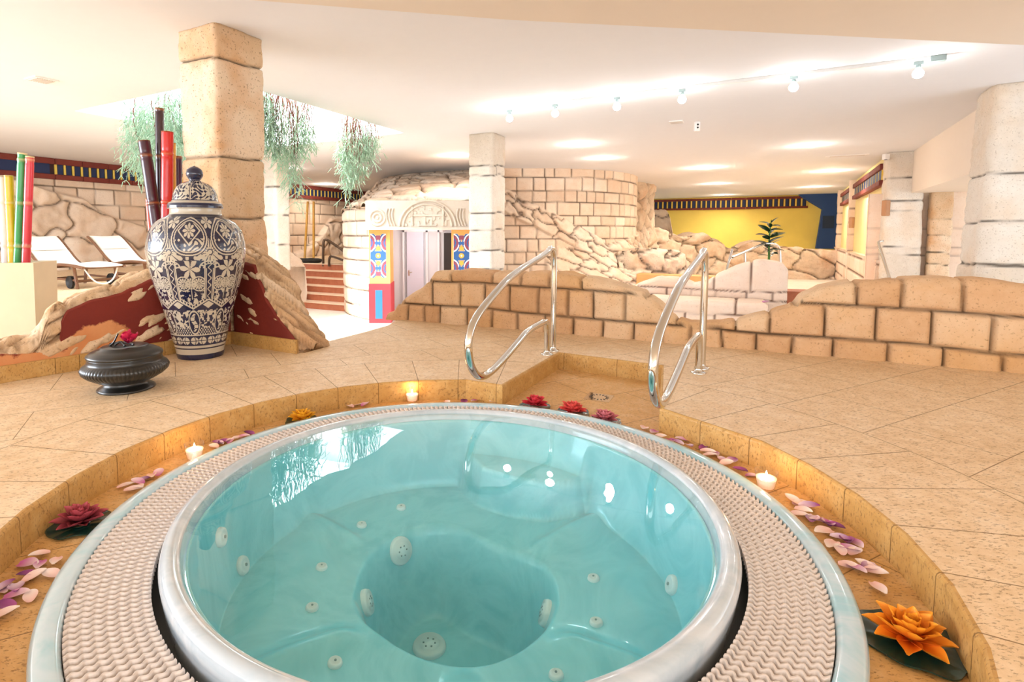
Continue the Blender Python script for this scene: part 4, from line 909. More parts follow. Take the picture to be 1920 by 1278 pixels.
def urn_ink(T, Z):
    """1 = dark blue, 0 = cream; eightfold talavera ornament"""
    v0 = -pi/2-.10
    p = ((T-v0+cell/2) % cell)/cell*2-1       # -1..1 in a cell centred on a column
    ps = ((T-v0) % cell)/cell*2-1             # cells centred between the columns
    zb = lambda a, b: (Z <= zy(a)) & (Z >= zy(b))
    q = lambda a, b: (Z-zy(b))/(zy(a)-zy(b))*2-1
    ink = np.ones_like(Z); s = .21            # half cell width / band half height scale kept per band
    def line(d, w): return np.abs(d) < w
    def petals(x, y, R, n, ph=0, k=.45, inner=.18):
        r = np.hypot(x, y); a = np.arctan2(y, x); m = (r < R*(1-k+k*np.abs(np.cos(n*a/2+ph)))) & (r > R*inner)
        return m & (np.abs(np.sin(n*a/2+ph)) < .93) | (r < R*inner*.7)
    tex = fbm(T*9, Z*30, 0, 2.2, 3, 5)
    # shoulder medallions
    m = zb(335, 600); y = q(335, 600)
    r = np.hypot(ps/.95, (y-.1)/.92+.12*np.abs(ps)); white = line(r-.92, .035) | line(r-.78, .03)
    white |= (r < .74) & petals(ps*1.1, y-.35, .36, 8) | ((r < .74) & (y < .0) & (np.sin(ps*13+3*np.sin(y*7))*np.sin(y*14+2*np.cos(ps*9)) > .3))
    white |= (r < .72) & (line(np.abs(ps)*.9+np.abs(y-.35)*.8-.50, .035))
    white |= (r > 1.0) & petals(p*1.0, y+.62, .75, 14, k=.25, inner=.2) & (y < .1)
    white |= (r > 1.0) & (y > .4) & petals(p, y-.75, .34, 6)
    white |= (r > .99) & (y < -.6) & (np.sin(ps*16)*np.sin(y*16) > .2)
    ink = np.where(m, ~white, ink)
    # columns with scrolls, leaves between
    m = zb(600, 835); y = q(600, 835)
    col = np.abs(p) < .24; white = line(np.abs(p)-.25, .035) | line(np.abs(p)-.17, .02) & (y < .6) | (col & line(p-.075*np.sin(y*17), .028))
    arc = np.hypot(p/.52, (y-.62)/.36); white |= (y > .6) & (line(arc-1, .08) | line(arc-.62, .06)) | ((y > .62) & (arc < .92) & (arc > .7) & (np.sin(np.arctan2(y-.62, p)*14) > .3))
    white |= (np.abs(p) > .3) & (petals(ps/.7, (y-.58)/.8, .72, 6, ph=.3, k=.7, inner=.08))
    white |= (np.abs(p) > .28) & (np.hypot(ps/.95, (y+.18)) < .30) & (np.abs(np.sin(np.arctan2(y+.18, ps)*7)) > .42)
    white |= (np.abs(p) > .28) & line(np.hypot((np.abs(ps)-.42)/.36, (y+.18)/.36)-1, .08) | ((np.abs(p) > .28) & petals((np.abs(ps)-.42), y+.18, .30, 12, k=.2, inner=.25))
    white |= (np.abs(p) > .28) & (y < -.5) & ((tex > .12) | line(ps, .03))
    ink = np.where(m, ~white, ink)
    # zigzag ribbon, then oval medallions
    m = zb(835, 900); y = q(835, 900); zz = y-1.0+1.7*np.abs(p); white = line(zz, .16) | line(zz-.6, .10) | ((zz > .7) & (tex > .05)) | ((zz < -.35) & (np.abs(p) < .35) & (np.abs(p)*2 < .7+y))
    dots = (zz > .12) & (zz < .5) & (np.sin(p*34) > .2); ink = np.where(m, ~(white | dots), ink)
    m = zb(900, 1050); y = q(900, 1050); r = np.hypot(ps/.40, y/.93); white = line(r-1, .08) | ((r < .78) & (np.abs(ps+.12*np.sin(y*5)) < .17*(1-np.abs(y)**2)) & (np.abs(np.sin(y*9+np.sign(ps)*1.2)) > .3))
    white |= (r > 1.12) & ((y > -.45) & (tex > -.02) | (y <= -.45) & (((np.sin(p*30+y*20) > -.35) & (np.sin(p*30-y*20) > -.35))))
    ink = np.where(m, ~white, ink)
    m = zb(1050, 1122); y = q(1050, 1122); pp = ((T-v0) % (cell*.75))/(cell*.75)*2-1
    white = (np.abs(y) > .84) | ((np.abs(y) < .66) & (np.hypot((np.abs(pp)-.47)/.46, y/.62) < 1) & (np.abs(np.abs(pp)-.47)*1.4+.03 > np.abs(y)*.10) & ~line(y, .07) & ~line(np.abs(pp)-.30-.2*np.abs(y), .04))
    ink = np.where(m, ~white, ink)
    ink = np.where(zb(1122, 1132), 0, ink); ink = np.where(zb(1132, 1140), 1, ink); ink = np.where(Z < zy(1140), 0., ink)
    ink = np.where(Z < zy(1172), 1.3, ink); ink = np.where(Z > zy(322), 0, ink); ink = np.where(zb(326, 333), 1, ink)
    return ink.astype(float)
M_TAL = NT('painted_ceramic'); t = M_TAL; n = t.noise(t.pos(), 12, 3)
t.base(t.mix(t.ramp(t.attr('ink'), [(.35, 0.), (.65, 1.)]), t.mix(n, '#b8ad9b', '#cbc0ac'), t.mix(n, '#12142c', '#23284a')), .16, coat=.5); M_TAL = t.m
UR = thing('ceramic_urn', 'tall blue and white painted ceramic urn with a domed lid', 'urn', (uc[0], uc[1], ZD))
G = np.stack([uc[0]+Rs[None]*np.cos(Tg), uc[1]+Rs[None]*np.sin(Tg), Zg], -1)
mb = MB(); mb.grid(G, cu=True, ink=urn_ink(Tg, Zg)); mb.F.append([i*430 for i in range(nth)][::-1]); mb.build('urn_body', M_TAL, UR)
lp = np.array([(44, 392), (47.5, 391), (47.8, 386), (46.5, 382), (44.5, 380), (41, 378), (39.5, 376), (38.8, 372), (37.5, 365), (34.5, 357), (30.5, 350.5), (24, 345), (16, 341.5), (12.5, 340)])
lr, lz = lp[:, 0]/pxm, np.array([uz(y) for y in lp[:, 1]]); s_ = np.linspace(0, 1, 130); ss_ = np.linspace(0, 1, len(lr)); LR = np.interp(s_, ss_, lr); LZ = np.interp(s_, ss_, lz)
Tl, _ = np.meshgrid(np.linspace(0, 2*pi, 360, endpoint=False), LR, indexing='ij'); Zl = np.broadcast_to(LZ, Tl.shape)
band = (Zl > uz(390)) & (Zl < uz(381.5)); pl = ((Tl+.3) % (pi/3))/(pi/3)*2-1; yl = (Zl-uz(376))/(uz(341)-uz(376))*2-1
pat = (np.abs(pl) > .95) | ((np.abs(pl) < .9) & ((np.sin(pl*8+3*np.sin(yl*4))*np.sin(yl*8+2*np.cos(pl*6)) > -.02)))
ink = np.where(band, 1., np.where(Zl > uz(376), (~pat).astype(float), 0.)); ink = np.where((Zl > uz(377)) & (Zl < uz(375.6)), 1, ink)
G = np.stack([uc[0]+LR[None]*np.cos(Tl), uc[1]+LR[None]*np.sin(Tl), Zl], -1); mb = MB(); mb.grid(G, cu=True, ink=ink); lid = mb.build('lid', M_TAL, UR)
MB().lathe([(12/pxm, uz(341)), (9/pxm, uz(338)), (11/pxm, uz(336)), (14.5/pxm, uz(330)), (14.8/pxm, uz(325)), (13/pxm, uz(319)), (8/pxm, uz(315)), (3/pxm, uz(312.5)), (.0002, uz(311))], (uc[0], uc[1], 0), 40).build('knob', plain('cobalt_glaze', '#141a3c', .1, coat=.6), lid)

# ================================================================= incense burner
bc = P(214, 742, ZD)[:2]; bc = bc+np.array([-.02, .145])
M_BLK = plain('black_lacquer', '#181715', .32, coat=.3, var=.2)
IB = thing('incense_burner', 'squat black fluted incense burner with a lid, beside the red wall', 'incense burner', (bc[0], bc[1], ZD))
MB().lathe([(.0001, 0), (.142, 0), (.146, .006), (.140, .014), (.118, .028), (.108, .042), (.112, .052)], (bc[0], bc[1], ZD), 72).build('foot', M_BLK, IB)
pr = [(.108, .045), (.150, .060), (.188, .083), (.210, .105), (.217, .125), (.208, .143), (.192, .155), (.184, .160), (.186, .168), (.181, .176), (.184, .182), (.180, .190)]
MB().lathe(pr, (bc[0], bc[1], ZD), 720, mod=lambda R, Z, T: R*(1+.018*np.abs(np.sin(T*34))*np.clip(1-np.abs(Z-.11)/.05, 0, 1))).build('fluted_bowl', M_BLK, IB)
ld = MB().lathe([(.186, .188), (.189, .196), (.186, .204), (.174, .214), (.150, .227), (.120, .235), (.118, .242), (.112, .245), (.06, .246), (.0001, .246)], (bc[0], bc[1], ZD), 72).build('lid', M_BLK, IB)
mb = MB()
mb.tube(smooth_path([(bc[0]-.075, bc[1]-.02, ZD+.246), (bc[0]-.05, bc[1]-.02, ZD+.262), (bc[0]-.03, bc[1]-.02, ZD+.30), (bc[0]-.022, bc[1]-.02, ZD+.315)], 12), np.linspace(.006, .004, 12), 8)
mb.tube(smooth_path([(bc[0]-.04, bc[1]-.03, ZD+.25), (bc[0]-.01, bc[1]-.02, ZD+.275), (bc[0]+.02, bc[1]-.03, ZD+.25)], 12), .007, 8)
mb.tube(smooth_path([(bc[0]-.09, bc[1]+.01, ZD+.25), (bc[0]-.03, bc[1]+.02, ZD+.262), (bc[0]+.05, bc[1]+.0, ZD+.25)], 12), .006, 8)
mb.build('lid_ornament', M_BLK, ld)

# ================================================================= flowers and petals
def petal_mesh(L, w, cup=.3, curl=.25, tip=.6, nu=9, nv=7):
    u = np.linspace(0, 1, nu)[:, None]; v = np.linspace(-1, 1, nv)[None]
    wd = w*np.sin(np.pi*np.clip(u*.86+.10, 0, 1))**.7*(1-tip*np.clip((u-.6)/.4, 0, 1)**1.6)
    X = u*L*np.ones_like(v); Y = v*wd/2; Z = cup*w*(v**2)*(1-u*.3)*np.sin(pi*np.clip(u, .05, 1))**.5+curl*L*u**2*np.ones_like(v)
    return np.stack([X, Y, Z], -1)
def petal_obj(name, mat, *a, **k):
    mb = MB(); G = petal_mesh(*a, **k); mb.grid(G, tip=np.linspace(0, 1, G.shape[0])[:, None]*np.ones((1, G.shape[1])))
    o = mb.build(name, mat, local=True)
    return o
def petal_mat(name, base, tip, rough=.5, trans=.25):
    t = NT(name); t.base(t.mix(t.ramp(t.attr('tip'), [(.1, 0.), (.95, 1.)]), base, tip), rough)
    t.p.inputs['Subsurface Weight'].default_value = 0; t.p.inputs['Transmission Weight'].default_value = 0; return t.m
M_LEAF = plain('dark_lily_leaf', '#123a33', .25, var=.25, coat=.2)
def lotus(label, px, py, R, base, tip, seed, rings=((9, 12, 1.0), (9, 32, .86), (8, 52, .70), (7, 70, .55), (5, 84, .40)), padR=None, rot=0, lift=.012, core='#e8a23a'):
    c = P(px, py, ZF); rd = random.Random(seed)
    root = thing('lotus_flower', label, 'flower', (c[0], c[1], ZF), 'artificial lotus flowers around the tub')
    mat = petal_mat('lotus_petal_'+base[1:], base, tip)
    padR = padR or R*1.15; th = np.linspace(0, 2*pi, 72, endpoint=False)
    mb = MB(); rr = np.linspace(.02, 1, 12)
    wav = 1+.035*np.sin(th*7)+.03*np.sin(th*3+seed)
    G = np.stack([padR*rr[None]*wav[:, None]*np.cos(th)[:, None], padR*rr[None]*wav[:, None]*np.sin(th)[:, None], .004+.010*R/.08*(rr[None]**3)*(.35+.5*np.abs(np.sin(th*2+seed)))[:, None]+.0012*np.sin(th*9)[:, None]*rr[None]], -1)
    mb.grid(G, cu=True); G2 = G.copy(); G2[..., 2] -= .004; mb.grid(G2, cu=True, flip=True)
    mb.add(np.concatenate([G[:, -1], G2[:, -1]]), [(i, i+72, (i+1) % 72+72, (i+1) % 72) for i in range(72)])
    mb.build('lily_pad', M_LEAF, root, local=True)
    for k, (n, tilt, s) in enumerate(rings):
        src = petal_obj('petal', mat, R*s, R*.56*s**.6, .35, .10+.03*k, .6)
        for i in range(n):
            o = src if i == 0 else src.copy()
            if i: COL.objects.link(o)
            o.parent = root; a = rot+2*pi*(i+.5*(k % 2))/n+rd.uniform(-.12, .12)
            o.location = (R*.06*cos(a), R*.06*sin(a), lift*.5+R*.03+.004*k); o.rotation_euler = (0, -radians(tilt+rd.uniform(-6, 6)), a)
            sc = rd.uniform(.9, 1.08); o.scale = (sc, sc, sc)
    mb = MB(); mb.lathe([(.0001, R*.45), (R*.12, R*.42), (R*.16, R*.30), (R*.10, .01), (.0001, .008)], n=20); mb.build('flower_centre', plain('stamen_'+core[1:], core, .6), root, local=True)
    mb = MB(); mb.lathe([(R*.30, .006), (R*.34, .009), (R*.25, R*.07), (.0001, R*.08)], n=24); mb.build('calyx', M_LEAF, root, local=True)
    return root
lotus('dark red lotus with green leaf pad on the left, against the tub rim', 152, 985, .082, '#4f0d18', '#c0505c', 1)
lotus('small yellow lotus half hidden behind the far left tub rim', 567, 790, .075, '#e08a10', '#f5b62c', 2)
lotus('bright red lotus, leftmost of the three by the entry notch', 1003, 763, .076, '#a30f22', '#e2404c', 3)
lotus('coral red lotus, middle of the three by the entry notch', 1073, 775, .080, '#c01f28', '#ee5f55', 4)
lotus('pinkish red lotus, rightmost of the three by the entry notch', 1134, 791, .074, '#7c1226', '#e2848c', 5)
lotus('large orange lotus on a dark leaf pad at the lower right corner', 1706, 1205, .088, '#e86a08', '#f9a52a', 6, rings=((8, 8, 1.0), (8, 28, .9), (8, 48, .74), (7, 66, .58), (6, 80, .42)), padR=.112)

# flower lying on the burner lid
fm = petal_mat('magenta_petal', '#7e0830', '#d61c50')
fb = thing('cut_flower', 'crimson silk flower lying on the lid of the black incense burner', 'flower', (bc[0]+.045, bc[1]-.03, ZD+.262))
rd = random.Random(3)
src = petal_obj('petal', fm, .05, .05, .5, .35, .2)
for i in range(16):
    o = src if i == 0 else src.copy()
    if i: COL.objects.link(o)
    o.parent = fb; o.rotation_euler = (rd.uniform(-.5, .5), -radians(rd.uniform(5, 80)), i*2.4); o.location = (rd.uniform(-.012, .012), rd.uniform(-.012, .012), rd.uniform(.0, .018)); s_ = rd.uniform(.8, 1.2); o.scale = (s_, s_, s_)

# loose petals, each one its own object
pk = petal_mat('pink_petal', '#c766a6', '#f0dbe0'); pc = petal_mat('cream_petal', '#eec0b8', '#f6e9e4'); pv = petal_mat('purple_petal', '#f0d8e8', '#8c2f86'); pd = petal_mat('deep_purple_petal', '#b0579c', '#5e1458')
protos = {}
ORD = 'first second third fourth fifth sixth seventh eighth ninth tenth eleventh twelfth thirteenth fourteenth'.split()
cnt = {}
def loose(px, py, kind, where, grp, s=1):
    mat = dict(k=pk, c=pc, v=pv, d=pd)[kind]
    if kind not in protos: src = petal_obj('flower_petal', mat, .062, .040, .22, .10, .25, 8, 7); protos[kind] = src; o = src
    else: o = protos[kind].copy(); COL.objects.link(o)
    c = P(px, py, ZF); rd = random.Random(int(px*7+py))
    a = rd.uniform(0, 2*pi); o.rotation_euler = (rd.uniform(-.12, .12), rd.uniform(-.1, .05), a); s = s*rd.uniform(.85, 1.1); o.scale = (s, s, s)
    o.location = (c[0]-.03*cos(a), c[1]-.03*sin(a), ZF+.006+rd.uniform(0, .004))
    nm = dict(k='pink', c='cream', v='pale petal with purple edge'.split(' petal')[0]+' purple-tipped', d='deep purple')[kind]
    n_ = cnt[(nm, where)] = cnt.get((nm, where), 0)+1
    tag(o, f'{ORD[n_-1]} {nm} petal {where}', 'petal', grp+' ('+nm+')')
gA = 'petals scattered below the dark red lotus'
for x, y, k in sorted([(72, 1046, 'c'), (52, 1062, 'k'), (74, 1066, 'k'), (104, 1060, 'c'), (48, 1083, 'd'), (66, 1086, 'c'), (95, 1082, 'c'), (14, 1103, 'v'), (30, 1108, 'v'), (30, 1122, 'k'), (58, 1122, 'c'), (6, 1142, 'd'), (10, 1158, 'c'), (2, 1110, 'k')], key=lambda q: q[1]): loose(x, y, k, 'counting down from the dark red lotus to the photo edge', gA, .95)
gB = 'petals between the dark red lotus and the left candle'
for x, y, k in sorted([(236, 914, 'c'), (258, 908, 'k'), (270, 902, 'v'), (285, 897, 'c'), (298, 890, 'k'), (262, 918, 'c'), (248, 922, 'c')]): loose(x, y, k, 'counting from the dark red lotus to the left candle', gB)
gC = 'petals between the left candle and the yellow lotus'
for x, y, k in sorted([(408, 834, 'v'), (420, 831, 'd'), (432, 829, 'k'), (444, 825, 'c'), (458, 821, 'k'), (467, 816, 'd'), (400, 840, 'c')]): loose(x, y, k, 'counting from the left candle to the small yellow lotus', gC)
gD = 'petals along the far edge of the tub'
for x, y, k in sorted([(655, 764, 'c'), (668, 762, 'c'), (685, 761, 'k'), (838, 756, 'c'), (870, 755, 'd'), (890, 755, 'k'), (925, 757, 'c')]): loose(x, y, k, 'from the left, in the gap behind the far tub rim', gD)
gE = 'petals right of the three red lotuses'
for x, y, k in sorted([(1208, 806, 'c'), (1226, 813, 'k'), (1238, 822, 'c'), (1256, 829, 'k'), (1270, 833, 'v'), (1280, 828, 'k'), (1293, 841, 'v'), (1312, 836, 'c'), (1320, 842, 'd'), (1326, 850, 'c'), (1340, 853, 'k'), (1332, 858, 'c'), (1352, 864, 'k'), (1362, 872, 'c'), (1372, 868, 'v'), (1386, 885, 'd'), (1410, 895, 'v')]): loose(x, y, k, 'counting from the rightmost red lotus to the right candle', gE)
gF = 'petals between the right candle and the orange lotus'
for x, y, k in sorted([(1486, 943, 'c'), (1500, 947, 'c'), (1515, 955, 'v'), (1506, 963, 'c'), (1498, 970, 'c'), (1524, 977, 'v'), (1538, 981, 'k'), (1562, 990, 'd'), (1552, 985, 'v'), (1546, 1000, 'c'), (1576, 1014, 'v'), (1588, 1018, 'd'), (1604, 1024, 'k'), (1560, 1026, 'c'), (1574, 1036, 'c'), (1590, 1034, 'k'), (1604, 1040, 'c'), (1594, 1066, 'c'), (1606, 1072, 'k'), (1622, 1064, 'c'), (1632, 1068, 'v'), (1642, 1078, 'c'), (1648, 1110, 'c')]): loose(x, y, k, 'counting from the right candle to the orange lotus', gF)
c = at(1418, 556, 8.95); o = petal_obj('flower_petal', pk, .12, .09, .3, .2, .2); o.location = (c[0], c[1]-.1, zt3+.25); tag(o, 'pink flower petal lying on the far brick ledge', 'petal')
o.location = (*at(1430, 560, 8.7)[:2], zt3+.01)

# ================================================================= candles
M_GLASS = NT('candle_glass'); t = M_GLASS; tr = t.node('ShaderNodeBsdfTransparent'); gl = t.node('ShaderNodeBsdfGlossy'); gl.inputs['Roughness'].default_value = .03
lw = t.node('ShaderNodeLayerWeight'); lw.inputs[0].default_value = .5; fr = t.math('MULTIPLY_ADD', t.math('POWER', lw.outputs['Facing'], 3.0), .5, .04); mx = t.node('ShaderNodeMixShader'); t.link(fr, mx.inputs[0]); t.link(tr.outputs[0], mx.inputs[1]); t.link(gl.outputs[0], mx.inputs[2]); t.link(mx.outputs[0], t.out.inputs[0]); M_GLASS = t.m
M_WAX = plain('pink_wax', '#f5d3c4', .5); M_WAX.node_tree.nodes['Principled BSDF'].inputs['Emission Color'].default_value = (1, .55, .32, 1); M_WAX.node_tree.nodes['Principled BSDF'].inputs['Emission Strength'].default_value = .6  # wax emission stands in for flame light glowing through it
M_FLAME = emit('candle_flame', '#ffd9a0', 60)
def candle(label, px, py):
    c = P(px, py, ZF); c = c+np.array([0, .03, 0]); L = (c[0], c[1], ZF); root = thing('candle_glass', label, 'candle', L, 'lit candles in glasses around the tub')
    MB().lathe([(.0001, .0), (.028, .0), (.030, .004), (.042, .078), (.0405, .078), (.0285, .012), (.0001, .012)], L, 32).build('glass_cup', M_GLASS, root)
    wx = MB().lathe([(.0001, .013), (.0275, .013), (.036, .052), (.030, .050), (.0001, .047)], L, 32).build('wax', M_WAX, root)
    MB().lathe([(.001, .048), (.0045, .054), (.005, .060), (.002, .072), (.0001, .078)], L, 12).build('flame', M_FLAME, wx)
    light('candle_light', 'POINT', (c[0], c[1], ZF+.10), (0, 0, 0), .45, (1, .55, .22), shadow_soft_size=.02)
candle('lit candle glass on the left, between the curb and the tub', 359, 868)
candle('lit candle glass at the far edge of the tub, left of the handrails', 772, 757)
candle('lit candle glass on the right side between petals', 1444, 925)

# floor drain
dc = P(1123, 745, ZF)
mb = MB(); ax = (*d1, 0)
mb.box((dc[0], dc[1], ZF+.001), (.15, .15, .004), ax=ax); dr_ = mb.build('floor_drain', M_STEEL, smooth_=False); tag(dr_, 'square steel floor drain in the entry notch', 'drain')
mb = MB()
for i in range(16):
    a = 2*pi*i/16; mb.box((dc[0]+.05*cos(a), dc[1]+.05*sin(a), ZF+.0035), (.018, .006, .001), ax=(cos(a), sin(a), 0))
th = np.linspace(0, 2*pi, 40, endpoint=False)
OFF[dr_.name] = np.zeros(3); mb.build('drain_slots', plain('black_slot', '#15130f', .6), dr_, smooth_=False)

# ================================================================= bamboo
def bamboo(label, top, bot, r, col, grp, cut='#d9a860', node=.33, off=.1, name='bamboo_pole'):
    top = np.array(top, float); bot = np.array(bot, float); L = np.linalg.norm(top-bot); n = int(L/.012); s = np.linspace(0, L, n)
    root = thing(name, label, 'bamboo pole', tuple(bot), grp)
    d = np.abs((s-off+node/2) % node-node/2); rad = r*(1+.10*np.exp(-(d/.009)**2)-.06*np.exp(-((d-.02)/.012)**2))
    pts = bot+(top-bot)*(s/L)[:, None]; t_ = (s/L)
    mb = MB(); mb.tube(pts, rad, 20, caps=False, ring=np.repeat(np.exp(-(d/.008)**2), 20))
    t = NT('bamboo_'+col[1:]); nn = t.noise(t.pos(), 10, 3); c = C(col); t.base(t.mix(t.math('MULTIPLY', t.attr('ring'), .55), t.mix(nn, tuple(x*.8 for x in c[:3]), tuple(min(1, x*1.1) for x in c[:3])), cut), .28, coat=.3)
    mb.build('culm', t.m, root)
    ax = (top-bot)/L; q = Vector(ax).to_track_quat('Z', 'Y'); m2 = MB(); m2.lathe([(r*1.0, -.01), (r, .001), (r*.74, .002), (r*.72, -.05), (.0001, -.05)], n=20)
    V = np.concatenate(m2.V); V = np.array([list(q @ Vector(v)) for v in V])+top
    mk('cut_end', V, m2.F, plain('bamboo_cut_'+cut[1:], cut, .6), root)
D = 4.22; gp = 'painted bamboo poles in the pale planter'
for lab, a, b, r, col in [('white bamboo pole, leftmost in the pale planter', (3, 330), (16, 560), .030, '#e8e4e8'), ('yellow bamboo pole in the pale planter', (16, 329), (27, 560), .030, '#f0c320'), ('green bamboo pole, tallest in the pale planter', (42, 287), (31, 560), .031, '#2f9a50'), ('red bamboo pole with a tan end in the pale planter', (56, 293), (46, 560), .029, '#e23a4a')]:
    bamboo(lab, at(*a, D), (*at(*b, D)[:2], .43), r, col, gp, cut='#ecd5a0')
D = 4.85; gp = 'dark painted bamboo poles behind the urn'
for lab, a, b, r, col in [('maroon bamboo pole leaning left behind the urn', (270, 264), (322, 580), .048, '#43182a'), ('dark brown bamboo pole, tallest behind the urn', (299, 203), (302, 600), .036, '#33141c'),
                          ('bright red bamboo pole behind the urn', (314, 247), (311, 600), .048, '#cf1c16'), ('yellow bamboo pole mostly hidden by the red pole', (322, 268), (325, 600), .034, '#ecb44e'), ('purple bamboo pole beside the tan pillar', (334, 293), (333, 600), .034, '#4a1c50'), ('orange red bamboo pole low behind the maroon pole', (279, 372), (300, 600), .030, '#d8441f')]:
    dd = {'m': 4.85, 'd': 4.98, 'b': 4.80, 'y': 4.93, 'p': 5.06, 'o': 5.0}[lab[0]]
    bamboo(lab, at(*a, dd), (*at(*b, dd)[:2], ZD), r, col, gp, cut='#c9803c', node=.42, off=.3)
# planter
pc_ = at(40, 560, 4.22)[:2]; M_PLT = plain('pale_planter_wood', '#eadfc0', .7, var=.06, scale=5)
mb = MB(); w1, w2 = .36, .44; zt_ = .735
axp = np.array([.97, .22]); ayp = np.array([-.22, .97])
V = []
for (z, k, ins) in ((ZD, .92, 0), (zt_, 1.0, 0), (zt_, .86, 0), (.42, .84, 0)):
    for sx, sy in ((-1, -1), (1, -1), (1, 1), (-1, 1)): V.append((*(pc_+axp*sx*w1/2*k+ayp*sy*w1/2*k), z))
Fc = [(0, 3, 2, 1)]+[(4*l+i, 4*l+(i+1) % 4, 4*l+4+(i+1) % 4, 4*l+4+i) for l in range(3) for i in range(4)]+[(12, 13, 14, 15)]
o = mk('planter_box', V, Fc, M_PLT, smooth_=False); tag(o, 'tall pale wooden planter box holding painted bamboo poles at the left edge', 'planter')
# canes on the far landing
for k, (a, b) in enumerate([((577, 378), (571, 492)), ((588, 378), (588, 492))]):
    bamboo(('left' if k == 0 else 'right')+' thin tan cane leaning on the far left wall above the steps', at(*a, 16.6), (*at(*b, 16.2)[:2], ZD+.02), .035, '#c9963c', 'thin canes on the far landing', node=.5, name='cane')
st_ = at(565, 492, 16.0); rd = random.Random(5)
for i in range(5):
    c = at(556+i*9, 493, 15.9); mb = MB(); a = np.linspace(0, 2*pi, 16, endpoint=False); b = np.linspace(-pi/2, pi/2, 9)
    s_ = rd.uniform(.13, .2); G = np.stack([c[0]+s_*np.cos(a)[:, None]*np.cos(b)[None]*(1+.15*np.sin(3*a)[:, None]), c[1]+s_*np.sin(a)[:, None]*np.cos(b)[None], ZD+s_*.35+s_*.38*np.sin(b)[None]*np.ones((16, 1))], -1)
    mb.grid(G, cu=True); tag(mb.build('black_stone', plain('black_rock', '#2a2723', .8, var=.3)), ('leftmost', 'second', 'middle', 'fourth', 'rightmost')[i]+' of the small black stones in a row at the foot of the canes', 'stone', 'black stones at the foot of the canes')

# ================================================================= loungers
M_WOOD = plain('brown_teak', '#7a5238', .5, var=.15, scale=12); M_CANV = plain('cream_canvas', '#efe6d8', .8, var=.02); M_RUB = plain('black_rubber', '#1c1c1e', .6)
def lounger(name_lab, F):
    """F: near foot corner; long axis towards -d1, width towards d2"""
    F = np.array(F); ax = -d1; ay = d2; Wd = .62
    def q(s, w, z): return np.array([*(F+ax*s+ay*w), z+ZD])
    root = thing('sun_lounger', name_lab, 'sun lounger', tuple(q(.9, .3, 0)), 'sun loungers on the left terrace')
    prof = [(-.05, .36), (.1, .375), (.35, .395), (.7, .40), (1.0, .355), (1.18, .345), (1.34, .42), (1.55, .58), (1.80, .76), (1.92, .82)]
    pr = smooth_path(prof, 60, 2)
    for off, nm, th in ((0, 'canvas_sling', .012),):
        w = np.linspace(.03, Wd-.03, 8); G = np.array([[q(s, ww, z-.012*sin(pi*(ww/Wd))) for ww in w] for s, z in pr]); G2 = G.copy(); G2[..., 2] -= .015
        mb = MB(); mb.grid(G); mb.grid(G2, flip=True); 
        n0, n1 = G.shape[:2]; bd = [(i, 0) for i in range(n0)]+[(n0-1, j) for j in range(1, n1)]+[(i, n1-1) for i in range(n0-2, -1, -1)]+[(0, j) for j in range(n1-2, 0, -1)]
        V = [G[i, j] for i, j in bd]+[G2[i, j] for i, j in bd]; m = len(bd); mb.add(V, [(k, (k+1) % m, m+(k+1) % m, m+k) for k in range(m)])
        mb.build(nm, M_CANV, root)
    hd = MB(); G = np.array([[q(s+.004, ww, z+.012) for ww in np.linspace(.04, Wd-.04, 6)] for s, z in pr[46:58]]); hd.grid(G); hd.build('head_cushion', M_CANV, root)
    for w in (0, Wd):
        mb = MB(); lower = [(s, z-.03) for s, z in pr if s < 1.2]; P3 = np.array([q(s, w, z) for s, z in lower]); mb.tube(P3, .024, 8); mb.build('side_rail', M_WOOD, root)
        mb = MB(); P3 = np.array([q(s, w, z-.02) for s, z in pr if s > 1.2]); mb.tube(P3, .02, 8); mb.build('back_rail', M_WOOD, root)
        mb = MB(); mb.tube([q(.22, w, .34), q(.14, w, .0)], .024, 8); mb.build('leg', M_WOOD, root)
        mb = MB(); mb.tube([q(1.05, w, .31), q(1.12, w, .0)], .024, 8); mb.build('leg', M_WOOD, root)
        mb = MB(); mb.tube([q(.34, w-.02*(1 if w == 0 else -1), .10), q(.34, w+.02*(1 if w == 0 else -1), .10)], .10, 20); mb.build('wheel', M_RUB, root)
    mb = MB()
    for s, z in ((.2, .12), (.34, .10), (1.1, .12), (1.2, .30), (.0, .33)): mb.tube([q(s, 0, z), q(s, Wd, z)], .018, 8)
    mb.build('cross_bar', M_WOOD, root)
    mb = MB(); mb.tube([q(.14, 0, .13), q(1.1, 0, .15)], .018, 8); mb.tube([q(.14, Wd, .13), q(1.1, Wd, .15)], .018, 8); mb.build('stretcher', M_WOOD, root)
    mb = MB(); st = smooth_path([q(.05, .05, .33), q(.0, .15, .12), q(-.02, .31, .05), q(.0, .47, .12), q(.05, .57, .33)], 20, 2); mb.tube(st, .012, 6); mb.build('canvas_strap', M_CANV, root)
F_1 = np.array([-5.78, 8.35])
lounger('cream canvas sun lounger nearest the bamboo planter', F_1)
lounger('cream canvas sun lounger half hidden behind the urn', F_1+d2*1.12)

